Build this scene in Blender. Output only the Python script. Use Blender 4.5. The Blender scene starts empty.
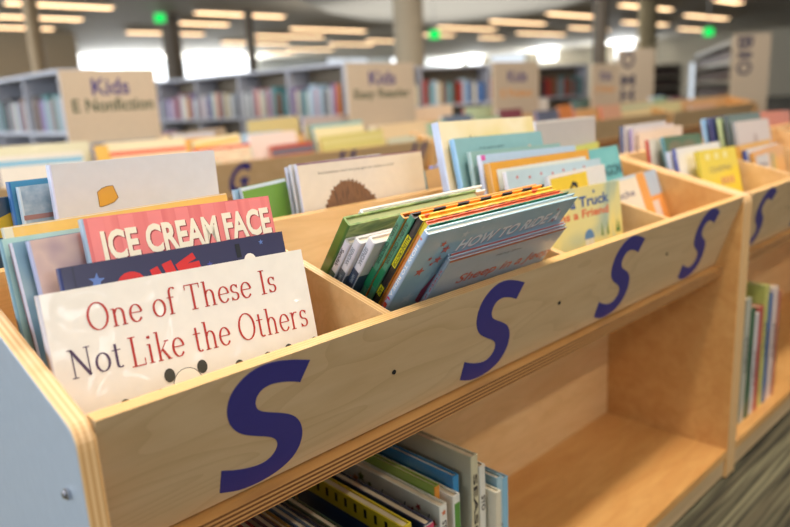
import bpy, bmesh, math, random
from mathutils import Vector, Matrix
random.seed(7)
SC = bpy.context.scene
COL = SC.collection
# ------------------------------------------------------------------ camera
cam = bpy.data.cameras.new('camera')
cam.sensor_fit = 'HORIZONTAL'; cam.sensor_width = 36.0
cam.lens = 695.87 / 790 * 36
cam.clip_start = .02; cam.clip_end = 200
cam.dof.use_dof = True; cam.dof.focus_distance = .83; cam.dof.aperture_fstop = 2.9
camo = bpy.data.objects.new('camera', cam); COL.objects.link(camo)
right = Vector((0.7186, -0.69361, -0.05022)); down = Vector((-0.19722, -0.13401, -0.97116)); fwd = Vector((0.66687, 0.70778, -0.23309))
camo.matrix_world = Matrix(((right.x, -down.x, -fwd.x, -0.16146), (right.y, -down.y, -fwd.y, -0.56174), (right.z, -down.z, -fwd.z, 0.24868), (0, 0, 0, 1)))
SC.camera = camo
# ------------------------------------------------------------------ colour management, world
SC.view_settings.view_transform = 'Standard'; SC.view_settings.look = 'None'
SC.view_settings.gamma = 1; SC.view_settings.use_curve_mapping = False
SC.view_settings.exposure = 0.1
w = bpy.data.worlds.new('world'); SC.world = w; w.use_nodes = True
w.node_tree.nodes['Background'].inputs[0].default_value = (.74, .86, 1, 1)
w.node_tree.nodes['Background'].inputs[1].default_value = 0.40
# ------------------------------------------------------------------ large lights
def area(name, loc, direction, sx, sy, power, color):
    l = bpy.data.lights.new(name, 'AREA'); l.shape = 'RECTANGLE'; l.size = sx; l.size_y = sy
    l.energy = power; l.color = color
    o = bpy.data.objects.new(name, l); COL.objects.link(o); o.location = loc
    o.rotation_euler = Vector(direction).to_track_quat('-Z', 'Y').to_euler()
    return o
# pendant strips of the lamp grid that hang above the near bins (they run along X)
WARM = (1, .93, .83)
for (lx, ly, p) in ((1.2, -.45, 74), (1.2, -2.6, 56), (1.2, 1.75, 75), (2.0, 3.9, 62), (6.4, 3.9, 62), (6.4, .6, 60)):
    area('pendant_light', (lx, ly, 2.46), (0, 0, -1), 3.4, .16, p, WARM)
# tall windows: to the left of the bins and far behind the camera
area('window_light', (-4.2, 1.2, 1.1), (1, -.12, -.12), 6, 2.4, 175, (.80, .89, 1))
area('window_light', (.45, -5.0, 1.55), (0, 1, -.1), 1.6, .9, 27, (.92, .96, 1))
area('window_light', (14.15, 31.8, 2.03), (0, -1, .10), 4.1, .9, 900, (.95, .98, 1))
area('window_light', (18.9, 31.8, 2.0), (0, -1, .10), 3.6, .95, 900, (.95, .98, 1))
for wy, wz in ((30.95, 2.2), (25.1, 2.2), (20.0, 2.1)): area('window_light', (37.8, wy, wz), (-1, 0, .10), 1.2, .6, 550, (.95, .98, 1))
# added unseen area light that brightens the white soffit from below
area('soffit_fill_light', (13.2, 11.6, 1.5), (0, 0, 1), 6, 5, 75, WARM)
area('window_light', (-5.5, 14, 1.4), (1, 0, .15), 14, 2, 1000, (.90, .95, 1))
# ================================================================== materials
def new_mat(name):
    m = bpy.data.materials.new(name); m.use_nodes = True
    nt = m.node_tree; return m, nt, nt.nodes['Principled BSDF']
MC = {}
def lin(c): return tuple(((v / 12.92) if v <= .04045 else ((v + .055) / 1.055) ** 2.4) for v in c)
def plain(col, rough=.4, coat=0., metal=0., key=None, bump=0.):
    k = (tuple(col), rough, coat, metal, bump)
    if k in MC: return MC[k]
    m, nt, b = new_mat('paint_%03d' % len(MC))
    c = lin(col)
    n = nt.nodes.new('ShaderNodeTexNoise'); n.inputs['Scale'].default_value = 60
    tc = nt.nodes.new('ShaderNodeTexCoord'); nt.links.new(tc.outputs['Object'], n.inputs['Vector'])
    r = nt.nodes.new('ShaderNodeValToRGB')
    r.color_ramp.elements[0].color = (*[v * .93 for v in c], 1); r.color_ramp.elements[1].color = (*[min(1, v * 1.05) for v in c], 1)
    nt.links.new(n.outputs['Fac'], r.inputs['Fac']); nt.links.new(r.outputs['Color'], b.inputs['Base Color'])
    b.inputs['Roughness'].default_value = rough; b.inputs['Metallic'].default_value = metal
    b.inputs['Coat Weight'].default_value = coat; b.inputs['Coat Roughness'].default_value = .12
    if bump:
        n2 = nt.nodes.new('ShaderNodeTexNoise'); n2.inputs['Scale'].default_value = 22; n2.inputs['Detail'].default_value = 1
        n2.inputs['Distortion'].default_value = .8
        nt.links.new(tc.outputs['Object'], n2.inputs['Vector'])
        bp = nt.nodes.new('ShaderNodeBump'); bp.inputs['Strength'].default_value = bump; bp.inputs['Distance'].default_value = .003
        nt.links.new(n2.outputs['Fac'], bp.inputs['Height'])
        nt.links.new(bp.outputs['Normal'], b.inputs['Coat Normal'])
    MC[k] = m; return m
def jacket(col, bump=.35): return plain(col, .42, .7, 0., bump=bump)
def art(cols, scale=12, rough=.42, coat=.6, stretch=(1, 1, 1), detail=2, dist=0., const=False):
    """mottled printed artwork made of a few colours"""
    k = ('art', tuple(map(tuple, cols)), scale, stretch, const)
    if k in MC: return MC[k]
    m, nt, b = new_mat('printed_art_%02d' % len(MC))
    tc = nt.nodes.new('ShaderNodeTexCoord'); mp = nt.nodes.new('ShaderNodeMapping'); mp.inputs['Scale'].default_value = stretch
    n = nt.nodes.new('ShaderNodeTexNoise'); n.inputs['Scale'].default_value = scale; n.inputs['Detail'].default_value = detail
    n.inputs['Distortion'].default_value = dist
    r = nt.nodes.new('ShaderNodeValToRGB')
    if const: r.color_ramp.interpolation = 'CONSTANT'
    N = len(cols); e = r.color_ramp.elements
    while len(e) < N: e.new(.5)
    for i, c in enumerate(cols):
        e[i].position = .32 + .36 * i / max(1, N - 1); e[i].color = (*lin(c), 1)
    nt.links.new(tc.outputs['Object'], mp.inputs['Vector']); nt.links.new(mp.outputs['Vector'], n.inputs['Vector'])
    nt.links.new(n.outputs['Fac'], r.inputs['Fac']); nt.links.new(r.outputs['Color'], b.inputs['Base Color'])
    b.inputs['Roughness'].default_value = rough; b.inputs['Coat Weight'].default_value = coat; b.inputs['Coat Roughness'].default_value = .12
    MC[k] = m; return m
def wood(name, c1, c2, stretch=(1, 1, 1), rough=.42, coat=.25, figure=1.0):
    m, nt, b = new_mat(name)
    tc = nt.nodes.new('ShaderNodeTexCoord'); mp = nt.nodes.new('ShaderNodeMapping'); mp.inputs['Scale'].default_value = stretch
    n = nt.nodes.new('ShaderNodeTexNoise'); n.inputs['Scale'].default_value = 6; n.inputs['Detail'].default_value = 3; n.inputs['Distortion'].default_value = .6
    w_ = nt.nodes.new('ShaderNodeTexNoise'); w_.inputs['Scale'].default_value = 2.2; w_.inputs['Detail'].default_value = 1.5; w_.inputs['Distortion'].default_value = .3
    fm = nt.nodes.new('ShaderNodeMath'); fm.operation = 'MULTIPLY'; fm.inputs[1].default_value = 15
    ff = nt.nodes.new('ShaderNodeMath'); ff.operation = 'FRACT'
    nt.links.new(w_.outputs['Fac'], fm.inputs[0]); nt.links.new(fm.outputs[0], ff.inputs[0])
    nf = nt.nodes.new('ShaderNodeTexNoise'); nf.inputs['Scale'].default_value = 60; nf.inputs['Detail'].default_value = 2
    nt.links.new(tc.outputs['Object'], mp.inputs['Vector'])
    for q in (n, w_, nf): nt.links.new(mp.outputs['Vector'], q.inputs['Vector'])
    r = nt.nodes.new('ShaderNodeValToRGB'); r.color_ramp.elements[0].position = .3; r.color_ramp.elements[1].position = .7
    r.color_ramp.elements[0].color = (*lin(c2), 1); r.color_ramp.elements[1].color = (*lin(c1), 1)
    nt.links.new(n.outputs['Fac'], r.inputs['Fac'])
    ramp2 = nt.nodes.new('ShaderNodeValToRGB')
    ramp2.color_ramp.elements[0].position = 0; ramp2.color_ramp.elements[0].color = (1 - .12 * figure, 1 - .15 * figure, 1 - .19 * figure, 1)
    ramp2.color_ramp.elements[1].position = .42; ramp2.color_ramp.elements[1].color = (1, 1, 1, 1)
    nt.links.new(ff.outputs[0], ramp2.inputs['Fac'])
    mx = nt.nodes.new('ShaderNodeMix'); mx.data_type = 'RGBA'; mx.blend_type = 'MULTIPLY'; mx.inputs[0].default_value = 1
    nt.links.new(r.outputs['Color'], mx.inputs[6]); nt.links.new(ramp2.outputs['Color'], mx.inputs[7])
    r3 = nt.nodes.new('ShaderNodeValToRGB'); r3.color_ramp.elements[0].color = (.93, .92, .9, 1); r3.color_ramp.elements[1].color = (1, 1, 1, 1)
    nt.links.new(nf.outputs['Fac'], r3.inputs['Fac'])
    mx2 = nt.nodes.new('ShaderNodeMix'); mx2.data_type = 'RGBA'; mx2.blend_type = 'MULTIPLY'; mx2.inputs[0].default_value = 1
    nt.links.new(mx.outputs[2], mx2.inputs[6]); nt.links.new(r3.outputs['Color'], mx2.inputs[7])
    nt.links.new(mx2.outputs[2], b.inputs['Base Color'])
    b.inputs['Roughness'].default_value = rough; b.inputs['Coat Weight'].default_value = coat; b.inputs['Coat Roughness'].default_value = .2
    return m
def ply(name, axis, period=.0032, light=(.88, .66, .38), dark=(.66, .42, .19)):
    m, nt, b = new_mat(name)
    tc = nt.nodes.new('ShaderNodeTexCoord'); sx = nt.nodes.new('ShaderNodeSeparateXYZ')
    nt.links.new(tc.outputs['Object'], sx.inputs[0])
    mt = nt.nodes.new('ShaderNodeMath'); mt.operation = 'MULTIPLY'; mt.inputs[1].default_value = 2 * math.pi / period
    nt.links.new(sx.outputs[axis], mt.inputs[0])
    sn = nt.nodes.new('ShaderNodeMath'); sn.operation = 'SINE'; nt.links.new(mt.outputs[0], sn.inputs[0])
    r = nt.nodes.new('ShaderNodeValToRGB'); r.color_ramp.elements[0].position = .35; r.color_ramp.elements[1].position = .65
    mr = nt.nodes.new('ShaderNodeMapRange'); mr.inputs[1].default_value = -1; nt.links.new(sn.outputs[0], mr.inputs[0]); nt.links.new(mr.outputs[0], r.inputs['Fac'])
    r.color_ramp.elements[0].color = (*lin(dark), 1); r.color_ramp.elements[1].color = (*lin(light), 1)
    nt.links.new(r.outputs['Color'], b.inputs['Base Color'])
    b.inputs['Roughness'].default_value = .4; b.inputs['Coat Weight'].default_value = .2
    return m
def emis(name, col, s):
    m = bpy.data.materials.new(name); m.use_nodes = True; nt = m.node_tree; nt.nodes.clear()
    e = nt.nodes.new('ShaderNodeEmission'); e.inputs[0].default_value = (*col, 1); e.inputs[1].default_value = s
    o = nt.nodes.new('ShaderNodeOutputMaterial'); nt.links.new(e.outputs[0], o.inputs[0]); return m
WOOD = wood('birch_veneer', (.90, .75, .54), (.86, .69, .47), (1, 6, 6), figure=.4)
WOODF = wood('birch_front', (.83, .72, .56), (.80, .68, .51), (.8, 4.5, 4.5), figure=.8)
WOODO = wood('birch_shade_tint', (.86, .66, .40), (.81, .59, .33), (1, 5, 5), figure=.3)  # same birch, with inside shade and orange bounce light put into the colour
PLYX = ply('ply_edge_x', 0, .0056, (.88, .74, .54), (.80, .62, .40)); PLYY = ply('ply_edge_y', 1, .0056, (.90, .74, .50), (.82, .63, .38)); PLYZ = ply('ply_edge_z', 2, .0052, (.80, .58, .34), (.45, .27, .13))
LAMI = plain((.66, .70, .74), .4, .2)  # grey laminate with the blue cast of window daylight put into its colour
NAVYV = plain((.20, .19, .50), .5)
CHROME = plain((.85, .85, .88), .15, 0, 1.)
DARK = plain((.08, .07, .06), .6)
PAGE = plain((.93, .90, .83), .8)
PAGED = plain((.84, .78, .66), .8)

# ================================================================== mesh helpers
class MB:
    def __init__(s): s.v = []; s.f = []; s.m = []
    def add(s, vs, fs, mi=0):
        k = len(s.v); s.v += [tuple(v) for v in vs]
        for f in fs: s.f.append([i + k for i in f]); s.m.append(mi)
        return s
    def box(s, a, b, mi=0, em=None, ax=None):
        """em: material index for the edge faces of a panel whose thickness runs along ax"""
        x0, y0, z0 = a; x1, y1, z1 = b
        vs = [(x0, y0, z0), (x1, y0, z0), (x1, y1, z0), (x0, y1, z0), (x0, y0, z1), (x1, y0, z1), (x1, y1, z1), (x0, y1, z1)]
        fs = [((0, 3, 7, 4), 0), ((1, 5, 6, 2), 0), ((0, 4, 5, 1), 1), ((3, 2, 6, 7), 1), ((0, 1, 2, 3), 2), ((4, 7, 6, 5), 2)]
        k = len(s.v); s.v += vs
        for f, axx in fs:
            s.f.append([i + k for i in f]); s.m.append(mi if (em is None or axx == ax) else em)
        return s
    def prism(s, poly, lo, hi, axis, mi=0, em=None, cap2=None):
        """extrude a polygon of 2D points along axis (0: (y,z), 1: (x,z), 2: (x,y))"""
        def P(q, t):
            if axis == 0: return (t, q[0], q[1])
            if axis == 1: return (q[0], t, q[1])
            return (q[0], q[1], t)
        n = len(poly); k = len(s.v)
        s.v += [P(q, lo) for q in poly] + [P(q, hi) for q in poly]
        s.f.append([k + i for i in range(n)]); s.m.append(mi)
        s.f.append([k + n + i for i in reversed(range(n))]); s.m.append(mi if cap2 is None else cap2)
        for i in range(n):
            j = (i + 1) % n
            s.f.append([k + j, k + i, k + n + i, k + n + j]); s.m.append(mi if em is None else em)
        return s
    def build(s, name, mats, parent=None, bevel=0, smooth=False):
        me = bpy.data.meshes.new(name); me.from_pydata(s.v, [], s.f)
        if not isinstance(mats, (list, tuple)): mats = [mats]
        for m in mats: me.materials.append(m)
        for p_, mi in zip(me.polygons, s.m): p_.material_index = mi; p_.use_smooth = smooth
        bm = bmesh.new(); bm.from_mesh(me); bmesh.ops.recalc_face_normals(bm, faces=bm.faces); bm.to_mesh(me); bm.free()
        me.update()
        o = bpy.data.objects.new(name, me); COL.objects.link(o)
        if parent: o.parent = parent
        if bevel:
            bv = o.modifiers.new('bevel', 'BEVEL'); bv.width = bevel; bv.segments = 2; bv.limit_method = 'ANGLE'
        return o
def empty(name, loc=(0, 0, 0), rot=None):
    o = bpy.data.objects.new(name, None); COL.objects.link(o); o.location = loc; o.empty_display_size = .05
    if rot: o.rotation_euler = rot
    return o
def tag(o, label, cat, group=None):
    o['label'] = label; o['category'] = cat
    if group: o['group'] = group
    return o
def struct(name, mb, mats):
    o = mb.build(name, mats); o['kind'] = 'structure'; return o
def cyl(mb, c, r, h, axis, n=16, mi=0):
    poly = []
    for i in range(n):
        a = 2 * math.pi * i / n
        if axis == 0: poly.append((c[1] + r * math.cos(a), c[2] + r * math.sin(a)))
        elif axis == 1: poly.append((c[0] + r * math.cos(a), c[2] + r * math.sin(a)))
        else: poly.append((c[0] + r * math.cos(a), c[1] + r * math.sin(a)))
    return mb.prism(poly, c[axis] - h / 2, c[axis] + h / 2, axis, mi)

# ================================================================== room
FZ = -.684; CZ = 2.55
carpet, nt, b = new_mat('carpet')
tc = nt.nodes.new('ShaderNodeTexCoord'); mp = nt.nodes.new('ShaderNodeMapping'); mp.inputs['Scale'].default_value = (2.5, 110, 1)
n = nt.nodes.new('ShaderNodeTexNoise'); n.inputs['Scale'].default_value = 1; n.inputs['Detail'].default_value = 4
mp2 = nt.nodes.new('ShaderNodeMapping'); mp2.inputs['Scale'].default_value = (1.5, 22, 1)
n2 = nt.nodes.new('ShaderNodeTexNoise'); n2.inputs['Scale'].default_value = 1; n2.inputs['Detail'].default_value = 1
r = nt.nodes.new('ShaderNodeValToRGB'); r.color_ramp.elements[0].position = .38; r.color_ramp.elements[1].position = .62
r.color_ramp.elements[0].color = (*lin((.20, .19, .13)), 1); r.color_ramp.elements[1].color = (*lin((.46, .44, .34)), 1)
r2 = nt.nodes.new('ShaderNodeValToRGB'); r2.color_ramp.elements[0].position = .45; r2.color_ramp.elements[1].position = .55
r2.color_ramp.elements[0].color = (.55, .52, .5, 1); r2.color_ramp.elements[1].color = (1, 1, 1, 1)
mx = nt.nodes.new('ShaderNodeMix'); mx.data_type = 'RGBA'; mx.blend_type = 'MULTIPLY'; mx.inputs[0].default_value = 1
for q, p_ in ((mp, n), (mp2, n2)):
    nt.links.new(tc.outputs['Object'], q.inputs['Vector']); nt.links.new(q.outputs['Vector'], p_.inputs['Vector'])
nt.links.new(n.outputs['Fac'], r.inputs['Fac']); nt.links.new(n2.outputs['Fac'], r2.inputs['Fac'])
nt.links.new(r.outputs['Color'], mx.inputs[6]); nt.links.new(r2.outputs['Color'], mx.inputs[7]); nt.links.new(mx.outputs[2], b.inputs['Base Color'])
b.inputs['Roughness'].default_value = .95
struct('floor', MB().box((-6, -6, FZ - .1), (40, 34, FZ)), carpet)
CEILM = plain((.80, .77, .72), .8)
WHITEW = plain((.88, .88, .86), .8)
BEIGEW = plain((.74, .67, .56), .8)
struct('ceiling', MB().box((-6, -6, CZ), (40, 34, CZ + .15)), CEILM)
struct('wall_back', MB().box((-6, 32, FZ), (40, 32.2, CZ)), plain((.80, .82, .82), .8))
struct('wall_right', MB().box((38, -6, FZ), (38.2, 32, CZ)), plain((.76, .73, .66), .8))
SOFFIT = [(6.59, 9.32), (9.17, 11.81), (11.19, 13.33), (13.48, 14.34), (15.71, 14.44), (17.3, 12.88), (16.95, 11.06), (15.74, 9.09), (12.79, 6.16)]
struct('trim_1', MB().prism(SOFFIT, 2.3, CZ - .001, 2), WHITEW)
struct('wall_left', MB().box((-6, 21.5, FZ), (8.1, 21.7, CZ)), BEIGEW)
WINM = emis('daylight_glass', (.93, .97, 1), 3.2)
PALEG = emis('pale_wall_and_glass_glow', (.86, .93, 1), 1.0)
def window_back(i, x0, x1, z0, m=WINM):
    f = struct('window_%d' % i, MB().box((x0, 31.97, z0), (x1, 32.0, CZ - .02)), m)
    fr = MB()
    for xx in (x0, (x0 + x1) / 2, x1): fr.box((xx - .03, 31.9, z0), (xx + .03, 31.965, CZ - .02))
    fr.box((x0, 31.9, z0 - .06), (x1, 31.965, z0)); fr.build('window_frame', plain((.6, .6, .6), .5), f)
def window_side(i, y0, y1, z0, z1=CZ - .02, m=WINM):
    f = struct('window_%d' % i, MB().box((37.97, y0, z0), (38, y1, z1)), m)
    fr = MB()
    for yy in (y0, y1): fr.box((37.9, yy - .03, z0), (37.965, yy + .03, z1))
    fr.build('window_frame', plain((.6, .6, .6), .5), f)
window_back(1, 12.0, 16.3, 1.55); window_back(2, 17.0, 20.8, 1.5); window_back(3, 25.9, 29.1, 1.7, PALEG); window_back(4, 31.0, 31.9, 1.9)  # the third is white wall, built as a dim glowing pane
window_side(5, 30.3, 31.6, 1.9); window_side(6, 26.8, 29.6, 1.6, m=PALEG); window_side(7, 24.4, 25.8, 1.9); window_side(8, 19.4, 20.6, 1.7)  # the sixth is pale wall, built as a softly glowing window
window_side(9, 15.4, 16.2, FZ, 1.2, PALEG)

# columns
CONC = plain((.72, .66, .56), .75); DCOL = plain((.42, .38, .33), .6)
def column(x, y, r, m, label):
    t = empty('column', (x, y, FZ))
    mb = cyl(MB(), (0, 0, (CZ - FZ) / 2 - .002), r, CZ - FZ - .006, 2, 24); mb.build('shaft', m, t, smooth=False)
    cyl(MB(), (0, 0, .06), r * 1.12, .12, 2, 24).build('base_ring', plain((.3, .3, .3), .6), t)
    tag(t, label, 'column')
column(8.75, 16.8, .23, DCOL, 'dark slender column between the two bright windows on the left')
column(7.25, 6.77, .215, CONC, 'thick pale concrete column behind the easy reader sign')
column(10.2, 15.4, .12, DCOL, 'thin dark post at the right edge of the second bright window')
column(9.25, 4.9, .10, DCOL, 'thin dark post behind the fourth aisle sign')
column(3.35, 10.3, .10, plain((.66, .56, .42), .6), 'tan post in front of the beige wall at far left')
column(18.6, 8.9, .25, plain((.74, .66, .5), .7), 'broad tan column at the far right behind the vertical shelf sign')

# pendant light strips
LAMPG = emis('lamp_glow', (1, .66, .36), 4.0)
STEEL = plain((.75, .74, .72), .5)
LAMPS = [(5.7, 15.6, 2.2), (6.0, 17.8, 1.9), (6.3, 20.0, 1.4), (10.2, 15.7, 2.6), (10.3, 17.8, 1.5), (9.9, 20.4, 1.4), (11.3, 20.4, 0.8), (15.1, 20.4, 2.9), (15.1, 18.2, 3.1), (15.3, 22.9, 2.9), (19.8, 25.4, 2.5), (19.4, 27.3, 1.6), (20.0, 22.8, 2.4), (20.6, 21.2, 2.3), (20.7, 18.6, 2.0), (20.0, 16.4, 3.1), (20.3, 14.4, 3.0), (25.6, 17.1, 3.3), (20.3, 12.3, 2.7), (25.0, 14.9, 1.4), (24.6, 19.0, 1.5), (20.9, 10.1, 3.1), (26.4, 12.9, 3.4), (26.7, 10.7, 3.5), (32.0, 13.6, 2.3), (22.2, 8.2, 1.7), (27.3, 15.2, 0.6),
         (1.2, -.45, 3.4), (1.2, -2.6, 3.4), (1.2, 1.75, 3.4), (5.6, 3.9, 3.4), (6.4, .6, 3.4)]
ROWN = ['the very', 'second', 'third', 'fourth', 'fifth', 'sixth', 'seventh', 'eighth', 'ninth', 'tenth']
cols_ = {}
for L in LAMPS: cols_.setdefault(round(L[0] / 5.1), []).append(L)
CN = {0: 'over the near bins', 1: 'at the far left', 2: 'left of the centre', 3: 'above the second window', 4: 'around the concrete column', 5: 'right of the concrete column', 6: 'at the far right end'}
for k, L in cols_.items():
    L.sort(key=lambda q: q[1])
    for i, (x, y, ln) in enumerate(L):
        t = empty('pendant_lamp', (x, y, 2.5))
        hw = .13
        MB().box((-ln / 2, -hw, -.01), (ln / 2, hw, .05)).build('housing', STEEL, t)
        MB().box((-ln / 2 + .02, -hw + .01, -.03), (ln / 2 - .02, hw - .01, -.0105)).build('diffuser', LAMPG, t)
        tag(t, 'warm strip lamp %s, %s nearest of its column' % (CN[k], ROWN[min(i, 9)]), 'ceiling lamp', 'warm strip lamps on the ceiling')
# exit signs
EXG = emis('exit_glow', (.01, 1, .16), 1.0)
for (x, y, z, lb) in ((8.0, 15.8, 2.34, 'green lit exit sign hanging left of the dark slender column'), (11.4, 10.1, 1.5, 'green lit exit sign hanging beside the pale concrete column'), (16.2, 6.25, 1.29, 'green lit exit sign hanging near the vertical shelf signs at right')):
    t = empty('exit_sign', (x, y, z), (0, 0, math.radians(-42)))
    s_ = .125 if x < 9 else .11
    MB().box((-s_ * 1.1, .0, -s_ * .9), (s_ * 1.1, .05, s_ * .9)).build('housing', STEEL, t)
    MB().box((-s_, -.012, -s_ * .8), (s_, -.001, s_ * .8)).build('lit_panel', EXG, t)
    MB().box((-.01, .02, s_ * .9), (.01, .04, CZ - z)).build('hanger_rod', STEEL, t)
    tag(t, lb, 'exit sign', 'green exit signs')

# ================================================================== lettering
def text_mesh(s, bold=0.):
    c = bpy.data.curves.new('t', 'FONT'); c.body = s; c.resolution_u = 3; c.offset = bold
    o = bpy.data.objects.new('t', c); COL.objects.link(o)
    me = bpy.data.meshes.new_from_object(o.evaluated_get(bpy.context.evaluated_depsgraph_get()))
    bpy.data.objects.remove(o); bpy.data.curves.remove(c)
    vs = [(v.co.x, v.co.y) for v in me.vertices]; fs = [list(p.vertices) for p in me.polygons]
    bpy.data.meshes.remove(me)
    x0 = min(v[0] for v in vs); x1 = max(v[0] for v in vs); y0 = min(v[1] for v in vs); y1 = max(v[1] for v in vs)
    return [((x - x0) / (x1 - x0), (y - y0) / (y1 - y0)) for x, y in vs], fs
# a small drawn serif face: strokes with thick stems and thin hairlines, x in em, cap height 1, x-height .66
def arc(cx, cy, rx, ry, a0, a1, n=18): return [(cx + rx * math.cos(math.radians(a0 + (a1 - a0) * i / n)), cy + ry * math.sin(math.radians(a0 + (a1 - a0) * i / n))) for i in range(n + 1)]
TH, HN = .085, .035
def stem(x, y0, y1, w_=TH): return ('p', [(x, y0), (x, y1)], w_)
def serif(x, y, w_=.2): return ('p', [(x - w_ / 2, y), (x + w_ / 2, y)], HN)
S_ = {
 'O': (.78, [('c', arc(.39, .5, .33, .49, 90, 450))]),
 'o': (.54, [('c', arc(.27, .33, .21, .32, 90, 450))]),
 'n': (.60, [stem(.14, 0, .62), serif(.10, .64, .12), serif(.14, .015), ('c', arc(.30, .42, .15, .22, 165, 0)), stem(.45, 0, .42), serif(.45, .015)]),
 'e': (.50, [('c', arc(.26, .33, .2, .32, 5, 325)), ('p', [(.08, .36), (.46, .36)], HN)]),
 'f': (.36, [stem(.15, 0, .82), serif(.15, .015), ('p', [(.03, .64), (.30, .64)], HN), ('c', arc(.27, .82, .12, .19, 180, 40))]),
 'T': (.66, [stem(.33, 0, 1, .09), serif(.33, .015, .26), ('p', [(.03, .98), (.63, .98)], .04), ('p', [(.045, .98), (.045, .80)], .035), ('p', [(.615, .98), (.615, .80)], .035)]),
 'h': (.60, [stem(.14, 0, 1), serif(.10, .985, .12), serif(.14, .015), ('c', arc(.30, .42, .15, .22, 165, 0)), stem(.45, 0, .42), serif(.45, .015)]),
 's': (.42, [('c', arc(.20, .49, .13, .155, 20, 270)), ('c', arc(.20, .18, .14, .155, 90, -160)), ('p', [(.335, .64), (.335, .48)], .025), ('p', [(.055, .01), (.055, .18)], .025)]),
 'I': (.36, [stem(.18, 0, 1, .09), serif(.18, .015, .26), serif(.18, .985, .26)]),
 'N': (.76, [stem(.14, 0, 1, .04), stem(.62, 0, 1, .04), ('p', [(.12, .98), (.62, .02)], .10), serif(.14, .015, .2), serif(.09, .985, .16), serif(.62, .985, .2)]),
 't': (.38, [stem(.16, .12, .86), ('p', [(.03, .64), (.32, .64)], HN), ('c', arc(.25, .13, .09, .12, 180, 320))]),
 'L': (.58, [stem(.16, 0, 1, .09), serif(.16, .985, .26), ('p', [(.03, .02), (.54, .02)], .04), ('p', [(.525, .02), (.525, .24)], .035)]),
 'i': (.30, [stem(.15, 0, .64), serif(.11, .64, .12), serif(.15, .015), ('c', arc(.15, .88, .028, .03, 90, 450, 8))]),
 'k': (.58, [stem(.14, 0, 1), serif(.10, .985, .12), serif(.14, .015), ('p', [(.16, .26), (.44, .63)], .035), ('p', [(.26, .38), (.48, .02)], .085), serif(.45, .64, .18), serif(.49, .015, .16)]),
 'r': (.44, [stem(.14, 0, .62), serif(.10, .64, .12), serif(.14, .015, .22), ('c', arc(.30, .46, .14, .18, 170, 60))]),
 ' ': (.30, [])}
def stroke(pts, wfun, vs, fs):
    k = len(vs); n = len(pts)
    for i, (x, y) in enumerate(pts):
        a = pts[max(0, i - 1)]; b_ = pts[min(n - 1, i + 1)]
        dx, dy = b_[0] - a[0], b_[1] - a[1]; l = math.hypot(dx, dy) or 1; dx /= l; dy /= l
        w_ = wfun(dx, dy) / 2
        vs += [(x - dy * w_, y + dx * w_), (x + dy * w_, y - dx * w_)]
    for i in range(n - 1): fs.append([k + 2 * i, k + 2 * i + 1, k + 2 * i + 3, k + 2 * i + 2])
def serif_mesh(s):
    vs, fs = [], []; x = 0
    for ch in s:
        adv, st = S_[ch]
        for q in st:
            pts = [(px + x, py) for px, py in q[1]]
            if q[0] == 'p': stroke(pts, lambda dx, dy, w_=q[2]: w_, vs, fs)
            else: stroke(pts, lambda dx, dy: HN + (TH - HN) * abs(dy) ** 1.3, vs, fs)
        x += adv + .03
    return [(a / x, b_) for a, b_ in vs], fs
def star(cx, cy, r, rot=0): return [(cx + (r if i % 2 == 0 else r * .42) * math.sin(math.radians(rot + i * 36)), cy - (r if i % 2 == 0 else r * .42) * math.cos(math.radians(rot + i * 36))) for i in range(10)]
def ell(cx, cy, rx, ry, n=16, a0=0, a1=360): return [(cx + rx * math.cos(math.radians(a0 + (a1 - a0) * i / n)), cy + ry * math.sin(math.radians(a0 + (a1 - a0) * i / n))) for i in range(n + (a1 - a0 < 360))]
def rect(x0, d0, x1, d1): return [(x0, d0), (x1, d0), (x1, d1), (x0, d1)]

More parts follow.
